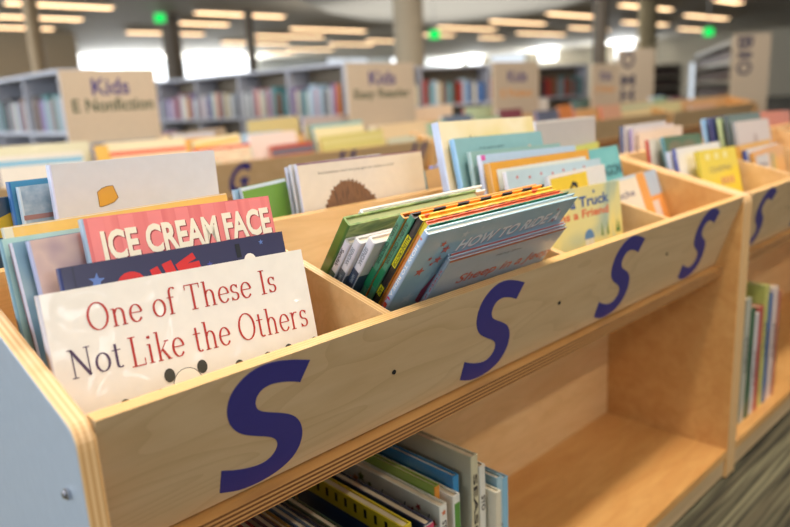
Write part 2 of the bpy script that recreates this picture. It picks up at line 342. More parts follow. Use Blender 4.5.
class Book:
    """local frame: x along the cover, y into the book (0 = cover that faces the reader), z up, origin at the lower spine corner"""
    def __init__(s, key, label, cover, spine=None, page=PAGE, pose=None, group=None, size=None, detail=True, name='picture_book'):
        if pose is None: pose = POSE[key]
        O = Vector(pose[0:3]); a = Vector(pose[3:6]).normalized(); u = Vector(pose[6:9]).normalized(); n = u.cross(a)
        s.w, s.h, s.t = pose[9:]
        s.root = empty(name, O)
        s.root.rotation_euler = Matrix(((a.x, n.x, u.x), (a.y, n.y, u.y), (a.z, n.z, u.z))).to_euler()
        tag(s.root, label, 'book', group)
        w_, h, t = s.w, s.h, s.t; c = min(.0026, t * .22); r = min(.0025, t * .3)
        poly = [(w_, 0), (r, 0), (r * .3, r * .3), (0, r), (0, t - r), (r * .3, t - r * .3), (r, t), (w_, t), (w_, t - c), (c * 1.3, t - c), (c * 1.3, c), (w_, c)]
        mb = MB(); k = len(poly)
        mb.v = [(x, y, 0) for x, y in poly] + [(x, y, h) for x, y in poly]
        mb.f = [list(range(k)), [k + i for i in reversed(range(k))]]; mb.m = [0, 0]
        for i in range(k):
            j = (i + 1) % k; mb.f.append([j, i, k + i, k + j]); mb.m.append(1 if (spine is not None and 1 <= i <= 5) else 0)
        s.cover = mb.build('cover', [cover, spine or cover], s.root)
        MB().box((c * 1.3, c, .003), (w_ - .0035, t - c, h - .0035)).build('pages', page, s.root)
    def flat(s, name, polys, col, order=1, face='front', faces=None, label=None):
        mb = MB(); e = .00012 + .00014 * order
        def P(q):
            if face == 'front': return (q[0], -e, s.h - q[1])
            if face == 'back': return (q[0], s.t + e, s.h - q[1])
            if face == 'top': return (q[0], q[1], s.h + e)
            return (-e, q[0], s.h - q[1])
        if faces is None:
            for p_ in polys: mb.add([P(q) for q in p_], [list(range(len(p_)))])
        else: mb.add([P(q) for q in polys], faces)
        m = col if isinstance(col, bpy.types.Material) else plain(col, .42, .7)
        o = mb.build(name, m, s.root)
        if label: o['label'] = label
        return o
    def text(s, txt, x0, d0, x1, d1, col, font='sans', bold=0., order=2, skew=0., slope=0., name='title_lettering', label=None):
        """lettering in the box x0..x1, d0 (top)..d1 (bottom)"""
        vs, fs = serif_mesh(txt) if font == 'serif' else text_mesh(txt, bold)
        pts = [(x0 + a * (x1 - x0) + skew * b_ * (d1 - d0), d1 - b_ * (d1 - d0) + slope * a) for a, b_ in vs]
        return s.flat(name, pts, col, order, 'front', fs, label)
    def spine_text(s, txt, d0, d1, col, font='sans', bold=0., fill=.6, order=2, name='spine_lettering'):
        vs, fs = text_mesh(txt, bold); m0 = s.t * (1 - fill) / 2
        pts = [(s.t - m0 - b_ * s.t * fill, d0 + a * (d1 - d0)) for a, b_ in vs]
        return s.flat(name, pts, col, order, 'spine', fs)
POSE = {
    'one': (0.0182, 0.0803, -0.1508, 0.9984, -0.0474, -0.0305, 0.041, 0.2402, 0.9698, 0.3, 0.2401, 0.011),
    'navy': (0.0461, 0.0843, -0.1542, 0.9993, -0.0309, -0.0231, 0.0299, 0.2411, 0.97, 0.2592, 0.2641, 0.01),
    'ice': (0.0825, 0.098, -0.154, 0.9996, -0.0088, -0.0264, 0.0278, 0.2417, 0.97, 0.2271, 0.3062, 0.011),
    'pink': (0.042, 0.1154, -0.1602, 1.0, 0.0, 0.0, 0.0, 0.2419, 0.9703, 0.235, 0.296, 0.01),
    'blueA': (0.03, 0.1318, -0.1607, 1.0, 0.0, 0.0, 0.0, 0.2419, 0.9703, 0.22, 0.2945, 0.008),
    'tealA': (0.0216, 0.1572, -0.158, 0.9999, 0.0, -0.0119, 0.0116, 0.2079, 0.9781, 0.25, 0.2924, 0.008),
    'yellow': (0.0402, 0.1873, -0.1601, 1.0, 0.0, 0.0075, -0.0073, 0.2079, 0.9781, 0.268, 0.3017, 0.012),
    'white': (0.125, 0.3478, -0.1602, 1.0, 0.0, -0.0087, 0.0087, 0.0349, 0.9994, 0.229, 0.3484, 0.014),
    'blueB': (0.096, 0.3736, -0.1622, 1.0, 0.0, 0.0, 0.0, 0.0349, 0.9994, 0.2, 0.3254, 0.012),
    'blueC': (0.09, 0.3884, -0.1622, 1.0, 0.0, 0.0, 0.0, 0.0349, 0.9994, 0.2, 0.3314, 0.014),
    'navyB': (0.063, 0.4091, -0.1622, 1.0, 0.0, 0.0, 0.0, 0.0349, 0.9994, 0.2, 0.3113, 0.014),
    'hair': (0.4968, 0.3165, -0.1585, 0.9999, 0.0, -0.0104, 0.0103, 0.1392, 0.9902, 0.289, 0.3126, 0.008),
    'thinA': (0.497, 0.3282, -0.1618, 1.0, 0.0, 0.0, 0.0, 0.1392, 0.9903, 0.2, 0.3149, 0.006),
    'thinB': (0.497, 0.3407, -0.1618, 1.0, 0.0, 0.0, 0.0, 0.1392, 0.9903, 0.2, 0.3108, 0.006),
    'greenB': (0.4375, 0.3602, -0.1615, 0.9976, 0.0, 0.0688, -0.0681, 0.1392, 0.9879, 0.0872, 0.286, 0.008),
    'thinC': (0.411, 0.3707, -0.1618, 1.0, 0.0, 0.0, 0.0, 0.1392, 0.9903, 0.11, 0.2826, 0.006),
    'sheep': (0.4663, 0.1352, -0.1248, 0.9981, -0.0579, 0.02, -0.0519, -0.6274, 0.777, 0.2371, 0.225, 0.006),
    'sheepB': (0.473, 0.141, -0.1219, 0.9981, -0.0579, 0.02, -0.0519, -0.6274, 0.777, 0.2369, 0.225, 0.005),
    'lion': (0.4129, 0.1396, -0.1082, 0.9981, -0.0579, 0.02, -0.0519, -0.6274, 0.777, 0.2874, 0.26, 0.009),
    'teal': (0.4252, 0.142, -0.0964, 0.9981, -0.0579, 0.02, -0.0519, -0.6274, 0.777, 0.272, 0.25, 0.006),
    'orange': (0.4276, 0.1473, -0.0927, 0.9981, -0.0579, 0.02, -0.0519, -0.6274, 0.777, 0.2588, 0.25, 0.006),
    'black': (0.4237, 0.1644, -0.1031, 0.9981, -0.0579, 0.02, -0.0519, -0.6274, 0.777, 0.2539, 0.27, 0.009),
    'crictA': (0.4218, 0.1755, -0.1015, 0.9981, -0.0579, 0.02, -0.0519, -0.6274, 0.777, 0.2529, 0.27, 0.0095),
    'crictB': (0.4189, 0.1893, -0.1022, 0.9981, -0.0579, 0.02, -0.0519, -0.6274, 0.777, 0.2562, 0.27, 0.0095),
    'sendC': (0.4004, 0.1788, -0.0723, 0.9981, -0.0579, 0.02, -0.0519, -0.6274, 0.777, 0.1123, 0.19, 0.013),
    'sendB': (0.3939, 0.1974, -0.0733, 0.9981, -0.0579, 0.02, -0.0519, -0.6274, 0.777, 0.1189, 0.19, 0.012),
    'sendA': (0.3918, 0.2162, -0.0764, 0.9981, -0.0579, 0.02, -0.0519, -0.6274, 0.777, 0.1209, 0.19, 0.011),
    'greenL': (0.3919, 0.2392, -0.0863, 0.9981, -0.0579, 0.02, -0.0519, -0.6274, 0.777, 0.2418, 0.235, 0.016),
    'whiteL': (0.429, 0.2328, -0.054, 0.9981, -0.0579, 0.02, -0.0519, -0.6274, 0.777, 0.2323, 0.2, 0.012),
    'truck': (0.7926, 0.0712, -0.1555, 0.9997, 0.0, -0.0232, 0.023, 0.1219, 0.9923, 0.2591, 0.2364, 0.009),
    'patch': (0.8608, 0.0786, -0.1609, 0.9999, 0.0, 0.0107, -0.0105, 0.1736, 0.9848, 0.187, 0.267, 0.01),
    'paleB': (0.7656, 0.092, -0.155, 0.9998, 0.0, -0.0199, 0.0194, 0.2079, 0.978, 0.3021, 0.2791, 0.008),
    'orangeF': (0.7563, 0.1136, -0.1557, 0.9999, 0.0, -0.0129, 0.0126, 0.2079, 0.9781, 0.31, 0.2952, 0.014),
    'mauve': (0.7599, 0.1367, -0.1526, 0.9996, 0.0, -0.0271, 0.0265, 0.2079, 0.9778, 0.2951, 0.3043, 0.01),
    'greenT': (0.7573, 0.1555, -0.1536, 0.9997, 0.0, -0.0254, 0.0248, 0.2079, 0.9778, 0.2761, 0.3104, 0.01),
    'seaB': (0.7447, 0.1693, -0.1549, 0.9998, 0.0, -0.0192, 0.0187, 0.225, 0.9742, 0.261, 0.3366, 0.012),
    'cream': (0.7326, 0.1943, -0.1543, 0.9998, 0.0, -0.0179, 0.0175, 0.2079, 0.978, 0.279, 0.3643, 0.016),
    'tiltA': (0.795, 0.3122, -0.1609, 1.0, 0.0, 0.0, 0.0, 0.1736, 0.9848, 0.16, 0.2751, 0.01),
    'tiltB': (0.839, 0.3317, -0.1609, 1.0, 0.0, 0.0, 0.0, 0.1736, 0.9848, 0.16, 0.2781, 0.01),
    'tiltC': (0.881, 0.3515, -0.1609, 1.0, 0.0, 0.0, 0.0, 0.1736, 0.9848, 0.16, 0.2791, 0.01),
    'cinch': (1.1429, 0.1078, -0.1599, 0.9995, 0.0, 0.0326, -0.0306, 0.342, 0.9392, 0.1841, 0.2256, 0.008),
    'greyO': (1.2459, 0.1306, -0.1592, 0.9993, 0.0, 0.0386, -0.0363, 0.342, 0.939, 0.1811, 0.2175, 0.01),
    'tealW': (1.1346, 0.161, -0.1597, 0.9999, 0.0, 0.0131, -0.0127, 0.2419, 0.9702, 0.153, 0.2852, 0.012),
    'limeB': (1.2924, 0.3405, -0.1623, 0.9994, 0.0, 0.0345, -0.0344, 0.0349, 0.9988, 0.13, 0.2726, 0.01),
    'greyB': (1.1628, 0.3532, -0.1612, 1.0, 0.0, -0.0034, 0.0034, 0.0349, 0.9994, 0.255, 0.3394, 0.016),
    'u2yel': (1.5581, 0.1116, -0.1532, 0.9996, 0.0, -0.0294, 0.0285, 0.2419, 0.9699, 0.2381, 0.2415, 0.01),
    'u2wh': (1.5181, 0.1431, -0.1582, 1.0, 0.0, -0.0076, 0.0074, 0.2419, 0.9703, 0.264, 0.2558, 0.01),
    'u2whB': (1.511, 0.1574, -0.1602, 1.0, 0.0, 0.0, 0.0, 0.2419, 0.9703, 0.25, 0.2507, 0.01),
    'u2grn': (1.5418, 0.1824, -0.1552, 0.9997, 0.0, -0.0228, 0.0221, 0.2419, 0.97, 0.2191, 0.2796, 0.01),
    'u2red': (1.514, 0.228, -0.1553, 0.9997, 0.0, -0.0226, 0.0222, 0.1736, 0.9846, 0.25, 0.2704, 0.01),
    'u2crm': (1.6485, 0.3404, -0.1619, 0.9998, 0.0, 0.0195, -0.0195, 0.0698, 0.9974, 0.256, 0.2817, 0.01),
    'u2pur': (1.627, 0.3545, -0.1619, 1.0, 0.0, 0.0, 0.0, 0.0698, 0.9976, 0.25, 0.2937, 0.01),
    'u2nav': (1.606, 0.3689, -0.1618, 1.0, 0.0, 0.0, 0.0, 0.0698, 0.9976, 0.25, 0.3025, 0.012),
    'u2pan': (1.9153, 0.1156, -0.1606, 0.9995, 0.0, 0.0303, -0.0296, 0.2079, 0.9777, 0.2311, 0.2133, 0.01),
    'u2blu': (1.898, 0.1293, -0.1601, 1.0, 0.0, 0.0, 0.0, 0.2079, 0.9781, 0.25, 0.22, 0.012),
    'u2org': (1.884, 0.1438, -0.1597, 1.0, 0.0, 0.0, 0.0, 0.2079, 0.9781, 0.25, 0.2318, 0.014),
    'u2gry': (1.9758, 0.1798, -0.1561, 0.9999, 0.0, -0.015, 0.0147, 0.2079, 0.978, 0.267, 0.2895, 0.012),
    'u2dkg': (1.9649, 0.1954, -0.1557, 0.9999, 0.0, -0.0169, 0.0166, 0.2079, 0.978, 0.26, 0.3106, 0.012),
    'u2lim': (1.972, 0.2164, -0.1601, 1.0, 0.0, 0.0, 0.0, 0.2079, 0.9781, 0.26, 0.3058, 0.012),
    'u2nvy': (1.957, 0.2362, -0.1601, 1.0, 0.0, 0.0, 0.0, 0.2079, 0.9781, 0.26, 0.3068, 0.012),
    'u2lbl': (1.956, 0.2566, -0.1601, 1.0, 0.0, 0.0, 0.0, 0.2079, 0.9781, 0.26, 0.3048, 0.012),
    'u2org2': (2.6005, 0.3512, -0.1496, 0.9995, 0.0, -0.0306, 0.0302, 0.1736, 0.9843, 0.3592, 0.281, 0.012),
    'r2blue': (0.5671, 2.2953, -0.1525, 0.9998, 0.0, -0.019, 0.0186, 0.2079, 0.978, 0.3161, 0.2633, 0.02),
    'r2cream': (0.5363, 2.3376, -0.1535, 0.9999, 0.0, -0.0126, 0.0123, 0.2079, 0.9781, 0.396, 0.3001, 0.02),
    'r2yel': (0.9445, 2.2918, -0.1585, 0.9988, 0.0, 0.0491, -0.048, 0.2079, 0.977, 0.0611, 0.2799, 0.02),
    'r2red': (0.9905, 2.3208, -0.1565, 1.0, 0.0, -0.0056, 0.0054, 0.2079, 0.9781, 0.36, 0.2847, 0.02),
    'r2purp': (1.0635, 2.5894, -0.1589, 1.0, 0.0, -0.0083, 0.0083, 0.0349, 0.9994, 0.362, 0.3031, 0.02),
    'r2navy': (1.3938, 2.57, -0.1619, 0.9999, 0.0, 0.0132, -0.0131, 0.0349, 0.9993, 0.228, 0.2871, 0.02),
    'r2tan': (1.448, 2.6098, -0.1619, 0.9992, 0.0, 0.0409, -0.0408, 0.0349, 0.9986, 0.2692, 0.2934, 0.02),
    'r2mus': (1.419, 2.3453, -0.1585, 0.997, 0.0, 0.0776, -0.0759, 0.2079, 0.9752, 0.2447, 0.263, 0.02),
    'r2conf': (1.3702, 2.3025, -0.1585, 1.0, 0.0, 0.0099, -0.0097, 0.2079, 0.9781, 0.304, 0.2285, 0.02),
    'r2khaki': (1.8382, 2.5886, -0.1619, 0.9997, 0.0, 0.0251, -0.0251, 0.0349, 0.9991, 0.3191, 0.3262, 0.02),
    'r2pale': (1.6887, 2.3242, -0.1585, 0.9998, 0.0, 0.018, -0.0176, 0.2079, 0.978, 0.278, 0.2684, 0.02),
    'r2mult': (1.7662, 2.2765, -0.1585, 0.9999, 0.0, 0.0156, -0.0153, 0.2079, 0.978, 0.256, 0.2091, 0.02),
    'r2mauv': (2.1987, 2.6088, -0.1619, 1.0, 0.0, 0.0084, -0.0084, 0.0349, 0.9994, 0.356, 0.3211, 0.02),
    'r2teal': (2.0911, 2.3395, -0.1585, 0.9999, 0.0, 0.0144, -0.0141, 0.2079, 0.978, 0.348, 0.2909, 0.02),
    'r2glar': (2.0851, 2.2825, -0.1585, 0.9996, 0.0, 0.0274, -0.0268, 0.2079, 0.9778, 0.4382, 0.2286, 0.02),
    'r2grn': (2.6614, 2.6093, -0.1619, 0.9996, 0.0, 0.0273, -0.0273, 0.0349, 0.999, 0.2931, 0.3072, 0.02),
    'r2crmB': (2.5412, 2.3267, -0.1585, 0.9996, 0.0, 0.0286, -0.028, 0.2079, 0.9777, 0.3842, 0.2562, 0.02),
    'r2glarB': (2.5551, 2.2823, -0.1585, 0.9994, 0.0, 0.0345, -0.0337, 0.2079, 0.9776, 0.3192, 0.1816, 0.02),
    'r2pinkc': (3.0559, 2.6085, -0.1619, 0.9995, 0.0, 0.0331, -0.0331, 0.0349, 0.9988, 0.3922, 0.3293, 0.02),
    'r2mint': (2.9441, 2.3494, -0.1585, 0.998, 0.0, 0.0634, -0.062, 0.2079, 0.9762, 0.1894, 0.2433, 0.02),
    'r2pgrn': (3.5616, 2.6091, -0.1619, 1.0, 0.0, 0.0083, -0.0083, 0.0349, 0.9994, 0.363, 0.3111, 0.02),
    'r2dgry': (4.0128, 2.2957, -0.1555, 1.0, 0.0, -0.0085, 0.0083, 0.2079, 0.9781, 0.353, 0.2612, 0.02),
    'r2wht': (4.2382, 2.6087, -0.1619, 0.9989, 0.0, 0.047, -0.047, 0.0349, 0.9983, 0.3404, 0.3235, 0.02),
    'r2org': (4.3004, 2.2903, -0.1585, 0.9992, 0.0, 0.0407, -0.0398, 0.2079, 0.9773, 0.1721, 0.287, 0.02),
    'r2dtl': (4.9187, 2.6094, -0.1619, 0.9988, 0.0, 0.0486, -0.0486, 0.0349, 0.9982, 0.3704, 0.3035, 0.02),
    'r2redB': (4.8758, 2.2959, -0.1585, 1.0, 0.0, 0.0032, -0.0031, 0.2079, 0.9781, 0.311, 0.2602, 0.02),
    'r2cmul': (5.1643, 2.327, -0.1585, 0.9999, 0.0, 0.0133, -0.013, 0.2079, 0.9781, 0.6001, 0.2551, 0.02),
    'r2cgrn': (5.7673, 2.3308, -0.1585, 0.9998, 0.0, 0.0187, -0.0183, 0.2079, 0.978, 0.5871, 0.2367, 0.02),
    'r2wend': (6.6142, 2.3638, -0.1525, 0.9999, 0.0, -0.0103, 0.0101, 0.2079, 0.9781, 0.582, 0.1743, 0.02),
}
# ================================================================== book bins
SOUT = [(0.2431, -0.0163), (0.2338, -0.0426), (0.2212, -0.0365), (0.2072, -0.0319), (0.1958, -0.0298), (0.1851, -0.0321), (0.1794, -0.0394), (0.1785, -0.0488), (0.1815, -0.0572), (0.1885, -0.0642), (0.2025, -0.0715), (0.219, -0.0799), (0.2322, -0.0891), (0.2412, -0.1009), (0.247, -0.1153), (0.2484, -0.1307), (0.2443, -0.1469), (0.2352, -0.1583), (0.2196, -0.1662), (0.1998, -0.1701), (0.1782, -0.1694), (0.1627, -0.1655), (0.1456, -0.1579), (0.1451, -0.1253), (0.16, -0.1329), (0.1793, -0.1401), (0.1969, -0.1428), (0.2082, -0.1385), (0.214, -0.1295), (0.2145, -0.121), (0.2103, -0.1124), (0.2004, -0.1043), (0.1824, -0.0948), (0.1668, -0.0854), (0.1552, -0.0731), (0.1482, -0.0589), (0.1453, -0.0442), (0.1466, -0.0297), (0.1514, -0.0187), (0.1601, -0.0092), (0.1714, -0.0025), (0.1852, -0.0002), (0.2017, -0.002), (0.2212, -0.0077)]
def smooth_loop(P, corners, it=2):
    for _ in range(it):
        Q = []; C2 = set(); n = len(P)
        for i in range(n):
            p0, p1 = P[i], P[(i + 1) % n]
            if i in corners: C2.add(len(Q)); Q.append(p0)
            else: Q.append((.75 * p0[0] + .25 * p1[0], .75 * p0[1] + .25 * p1[1]))
            if (i + 1) % n not in corners: Q.append((.25 * p0[0] + .75 * p1[0], .25 * p0[1] + .75 * p1[1]))
        P, corners = Q, C2
    return P
SP = smooth_loop([(a - .195, b_) for a, b_ in SOUT], {0, 1, 22, 23})
YB, ZB = .0541, -.1595; TP = .0215
PLEN = math.hypot(YB, ZB)
RIDGE = (.3218, .0755); DEP = .655
def letter(mb_parent, ch, xc, scale=1.):
    """a vinyl letter on the tilted front panel (its panel coordinates: x along, v down the slope)"""
    e = .0006
    def P(x, v, off): 
        q = -v / PLEN
        nrm = (-abs(ZB) / PLEN, -YB / PLEN)
        return (x, YB * q + nrm[0] * off, ZB * q + nrm[1] * off)
    if ch == 'S': pts = [(xc + a * scale, b_ * .965 - .0015) for a, b_ in SP]; fs = [list(range(len(pts)))]
    else:
        vs, fs = text_mesh(ch, .03); pts = [(xc + (a - .5) * .10 + .022 * (b_ - .5), -.162 + b_ * .155) for a, b_ in vs]
    mb = MB(); mb.add([P(x, v, e) for x, v in pts], fs)
    if ch == 'S':
        n = len(pts); mb.add([P(x, v, 0) for x, v in pts], []); 
        for i in range(n): j = (i + 1) % n; mb.f.append([i, j, n + j, n + i]); mb.m.append(0)
    return mb.build('letter_sticker', NAVYV, mb_parent)
def bin_unit(loc, length, letters, xdiv, xdiv_back, label, full=True, screws=()):
    t = .018; root = empty('book_bin', (loc[0], loc[1], FZ)); off = -FZ      # local z: 0 at the floor
    tag(root, label, 'book bin')
    Lx = length
    def sub(name, mb, mats, parent=root, bevel=0):
        mb.v = [(x, y, z + off) for x, y, z in mb.v]
        return mb.build(name, mats, parent, bevel)
    def endprof():
        P = [(0, FZ + .004), (DEP, FZ + .004)]
        def corner(y, sgn, ny):
            pass
        r = .022; out = [(DEP, FZ + .004), (DEP, -r)]
        for i in range(1, 6):
            a = i / 6 * math.radians(75); out.append((DEP - r + r * math.cos(a), -r + r * math.sin(a)))
        out += [(DEP - r * 1.0, r * .10), (DEP - RIDGE[0], RIDGE[1])] if False else [(DEP / 2 + .006, RIDGE[1] + .003), (DEP / 2 - .006, RIDGE[1] + .003)]
        for i in range(1, 6):
            a = math.radians(105) + i / 6 * math.radians(75); out.append((r + r * math.cos(a), -r + r * math.sin(a) + .002))
        out += [(0, -r), (0, FZ + .004)]
        return out
    prof = endprof()
    t2 = .026; t1 = t if full else .024
    mb = MB(); mb.prism(prof, 0, t1, 0, 0, 1, 0)
    # outer laminate on the free end: polygon order puts the first cap at x = lo
    mb.m[0] = 2; e1 = sub('end_panel', mb, [WOODO, PLYX, LAMI if full else WOODO], bevel=.0022)
    if full:
        e1['label'] = 'left end panel with a grey laminate outside'
        bl = MB(); cyl(bl, (-.0018, .04, -.074), .0056, .0034, 0, 18); cyl(bl, (-.0045, .04, -.074), .0036, .0022, 0, 14); sub('bolt', bl, CHROME, e1, .0012)
    mb = MB(); mb.prism(prof, Lx - t2, Lx, 0, 0, 1); sub('end_panel', mb, [WOODO, PLYX], bevel=.0022)
    nrm = (abs(ZB) / PLEN * TP, YB / PLEN * TP)
    def fprof(k):
        P = [(0, 0), (nrm[0], nrm[1] * 0), (YB + nrm[0], ZB + .0), (YB, ZB)]
        return [(y + .0005, z) if k == 0 else (DEP - y - .0005, z) for y, z in P]
    for k in (0, 1):
        mb = MB(); pr_ = fprof(k); mb.prism(pr_, t1 + .0004, Lx - t2 - .0004, 0, 0)
        # faces: caps 0,1; sides start at index 2: side 0 is the top edge
        mb.m[2] = 1
        fp = sub('front_panel' if k == 0 else 'back_panel', mb, [WOODF, PLYY])
        if k == 0:
            for ch, xc, sc in letters:
                lt = letter(fp, ch, xc, sc); lt.data.transform(Matrix.Translation((0, 0.0005, off)))
            for xc, v in screws:
                q = v / PLEN; sm = MB(); cyl(sm, (xc, YB * q, ZB * q), .0032, .0012, 1, 10); s_ = sub('screw', sm, DARK, fp)
    for k, xs in ((0, xdiv), (1, xdiv_back)):
        for x in xs:
            y0 = .0165; P = [(y0, -.0015), (RIDGE[0] - .0075, RIDGE[1] - .004), (RIDGE[0] - .0075, -.163), (YB + nrm[0] + .001, -.163)]
            if k: P = [(DEP - y, z) for y, z in P]
            sub('divider', MB().prism(P, x - .006, x + .006, 0, 0, 1), [WOOD, PLYX])
    sub('ridge_panel', MB().box((t1 + .0004, DEP / 2 - .0125, FZ + .0792), (Lx - t2 - .0004, DEP / 2 + .0125, RIDGE[1]), 0, 1, 1), [WOOD, PLYY])
    sub('bin_floor', MB().box((t1 + .0004, .038, -.1835), (Lx - t2 - .0004, DEP / 2 - .013, -.1635), 0, 1, 2), [WOODO, PLYZ])
    sub('bin_floor', MB().box((t1 + .0004, DEP / 2 + .013, -.1835), (Lx - t2 - .0004, DEP - .038, -.1635), 0, 1, 2), [WOODO, PLYZ])
    sub('lower_shelf', MB().box((t1 + .0004, .001, -.6252), (Lx - t2 - .0004, DEP - .001, -.6052), 0), [WOODO])
    sub('kick_board', MB().box((t1 + .0004, .006, FZ + .010), (Lx - t2 - .0004, .022, -.6256), 0), [WOODF])
    return root
bin_unit((0, 0), 1.445, [('S', .195, 1.), ('S', .577, .97), ('S', .935, .95), ('S', 1.262, .9)], (.371, .746, 1.10), (.385, .79, 1.11),
         'long birch book bin in the foreground with four purple letters on its front', True, ((.3824, .085), (.745, .085), (1.108, .075)))
bin_unit((1.446, 0), 1.48, [('S', .15, .9), ('S', .5, .95), ('S', .87, .95), ('S', 1.25, .95)], (.376, .746, 1.116), (.43, .80, 1.116),
         'birch book bin joined to the right end of the foreground bin', False, ((.35, .085),))
bin_unit((-.2, 2.2), 3.0, [('G', 1.72 - .0, 1), ('G', .5, 1), ('G', 1.1, 1), ('H', 2.35, 1), ('H', 2.88, 1)], (), (),
         'birch book bin across the aisle under the nonfiction sign', False)
bin_unit((2.805, 2.2), 3.0, [('H', .2, 1), ('H', .75, 1)], (), (),
         'birch book bin across the aisle behind the cream and sea green books', False)
bin_unit((5.81, 2.2), 2.0, [], (), (), 'birch book bin at the far right end of the row across the aisle', False)

# ================================================================== signs on the far row
SIGNB = plain((.75, .68, .59), .7)
def sign(x0, x1, ztop, lines, label, y=2.2 + DEP / 2):
    zb = RIDGE[1] + .0005; W_ = x1 - x0; H_ = ztop - zb
    t = empty('aisle_sign', ((x0 + x1) / 2, y, zb)); tag(t, label, 'sign')
    MB().box((-W_ / 2, -.006, .0), (W_ / 2, .006, H_)).build('board', SIGNB, t, .001)
    MB().box((-W_ / 2 + .05, -.02, 0), (-W_ / 2 + .12, .02, .012)).build('foot', SIGNB, t)
    MB().box((W_ / 2 - .12, -.02, 0), (W_ / 2 - .05, .02, .012)).build('foot', SIGNB, t)
    for s_, u0, u1, v0, v1, col in lines:
        vs, fs = text_mesh(s_, .02); mb = MB()
        mb.add([(-W_ / 2 + W_ * (u0 + (u1 - u0) * a), -.0066, H_ * (v0 + (v1 - v0) * b_)) for a, b_ in vs], fs)
        mb.build('lettering', plain(col, .6), t)
KC = (.27, .24, .46); GC = (.28, .33, .24); OC = (.85, .58, .30)
sign(.906, 1.316, .422, [('Kids', .30, .70, .70, .90, KC), ('E Nonfiction', .08, .95, .50, .66, GC)], 'beige aisle sign reading Kids E Nonfiction, largest and leftmost')
sign(2.452, 2.987, .444, [('Kids', .30, .70, .66, .88, KC), ('Easy Reader', .08, .92, .42, .60, GC)], 'beige aisle sign reading Kids Easy Reader')
sign(3.759, 4.301, .444, [('Kids', .30, .72, .62, .84, KC), ('E Fiction', .16, .84, .34, .50, OC)], 'beige aisle sign with orange second line, right of the easy reader sign')
sign(5.038, 5.471, .423, [('Kids', .30, .72, .62, .84, KC), ('E Fiction', .12, .88, .34, .50, OC)], 'small beige aisle sign with orange second line beside a tall vertical sign')

# ================================================================== tall shelving ranges
GREYM = plain((.74, .75, .80), .5); GREYD = plain((.40, .42, .46), .6)
NAMES = {'red': (.66, .22, .18), 'orange': (.85, .48, .20), 'cream': (.90, .86, .75), 'white': (.90, .90, .90), 'grey': (.55, .57, .60), 'blue': (.30, .45, .68),
         'teal': (.35, .58, .60), 'dark': (.20, .19, .22), 'purple': (.50, .38, .60), 'green': (.40, .55, .38), 'brown': (.48, .34, .25), 'pink': (.80, .60, .66), 'pale blue': (.68, .78, .86), 'yellow': (.88, .76, .36)}
TPL = {}
def range_book(col):
    if col not in TPL:
        mb = MB(); mb.box((0, 0, 0), (1, .19, 1), 0); mb.box((.12, .004, .985), (.88, .188, 1.002), 1)
        o = mb.build('shelved_book', [plain(NAMES[col], .5), PAGE]); TPL[col] = [o, False]
    o, used = TPL[col]
    if used: o = o.copy(); COL.objects.link(o)
    TPL[col][1] = True
    return o
used_labels = {}
def shelf_range(p0, p1, ztop, levels, fills, label, short, tag_, depth=.30):
    p0 = Vector((p0[0], p0[1])); p1 = Vector((p1[0], p1[1])); d = p1 - p0; L_ = d.length; ang = math.atan2(d.y, d.x)
    H_ = ztop - FZ
    root = empty('shelving_range', (p0.x, p0.y, FZ), (0, 0, ang)); tag(root, label, 'bookshelf')
    nb = max(1, round(L_ / .95)); bw = L_ / nb
    MB().box((0, -.01, H_ - .03), (L_, depth + .01, H_)).build('top_panel', GREYM, root)
    MB().box((0, depth - .01, .05), (L_, depth, H_ - .031)).build('back_sheet', plain((.5, .45, .38), .7), root)
    for i in range(nb + 1):
        x = i * bw; x = min(max(x, .015), L_ - .015)
        MB().box((x - .014, 0, 0), (x + .014, depth - .0105, H_ - .031)).build('upright', GREYM, root)
    for i in range(nb):
        for z in levels:
            MB().box((i * bw + .03, .002, z - FZ - .03), ((i + 1) * bw - .03, depth - .012, z - FZ)).build('shelf', GREYM, root)
    gp = 'books standing in the ' + short
    M_ = Matrix.Translation((p0.x, p0.y, FZ)) @ Matrix.Rotation(ang, 4, 'Z')
    for li, z in enumerate(levels[:len(fills)]):
        for i in range(nb):
            x = i * bw + .034; prev = None; cur = random.choice(fills[li])
            k = 0
            while True:
                wd = random.uniform(.035, .07)
                if x + wd > (i + 1) * bw - .034: break
                if li > 0 and i < nb - 2: break
                nxt = random.choice(fills[li])
                if random.random() < .93:
                    o = range_book(cur); hh = random.uniform(.24, .32)
                    o.matrix_world = M_ @ Matrix.Translation((x, .02, z - FZ + .0003)) @ Matrix.Diagonal((wd - .001, 1, hh, 1))
                    bay = ('first', 'second', 'third', 'fourth', 'fifth')[min(i, 4)]
                    side = 'at the left end' if prev is None else 'between %s and %s' % (prev, nxt)
                    lb = '%s spine %s, %s shelf, %s bay, %s' % (cur, side, ('upper', 'lower', 'bottom')[li], bay, tag_)
                    used_labels[lb] = used_labels.get(lb, 0) + 1
                    if used_labels[lb] == 2: lb = lb + ', further along'
                    elif used_labels[lb] > 2: lb = ('taller ' if used_labels[lb] % 2 else 'shorter ') + lb
                    tag(o, lb, 'book', gp)
                    prev = cur
                x += wd; cur = nxt; k += 1
    return root
mixA = ['grey', 'dark', 'brown', 'grey', 'dark', 'teal', 'white', 'purple']
mixB = ['white', 'grey', 'cream', 'pink', 'purple', 'pale blue', 'orange', 'teal', 'brown', 'pale blue', 'white']
mixC = ['dark', 'grey', 'pale blue', 'blue', 'cream', 'brown', 'teal', 'red']
shelf_range((1.93, 8.3), (1.93, 5.5), .6, (.10, -.35), [mixA, ['dark', 'grey', 'brown']], 'grey metal shelving range at far left, its end beside the nonfiction sign', 'range at far left', 'leftmost range')
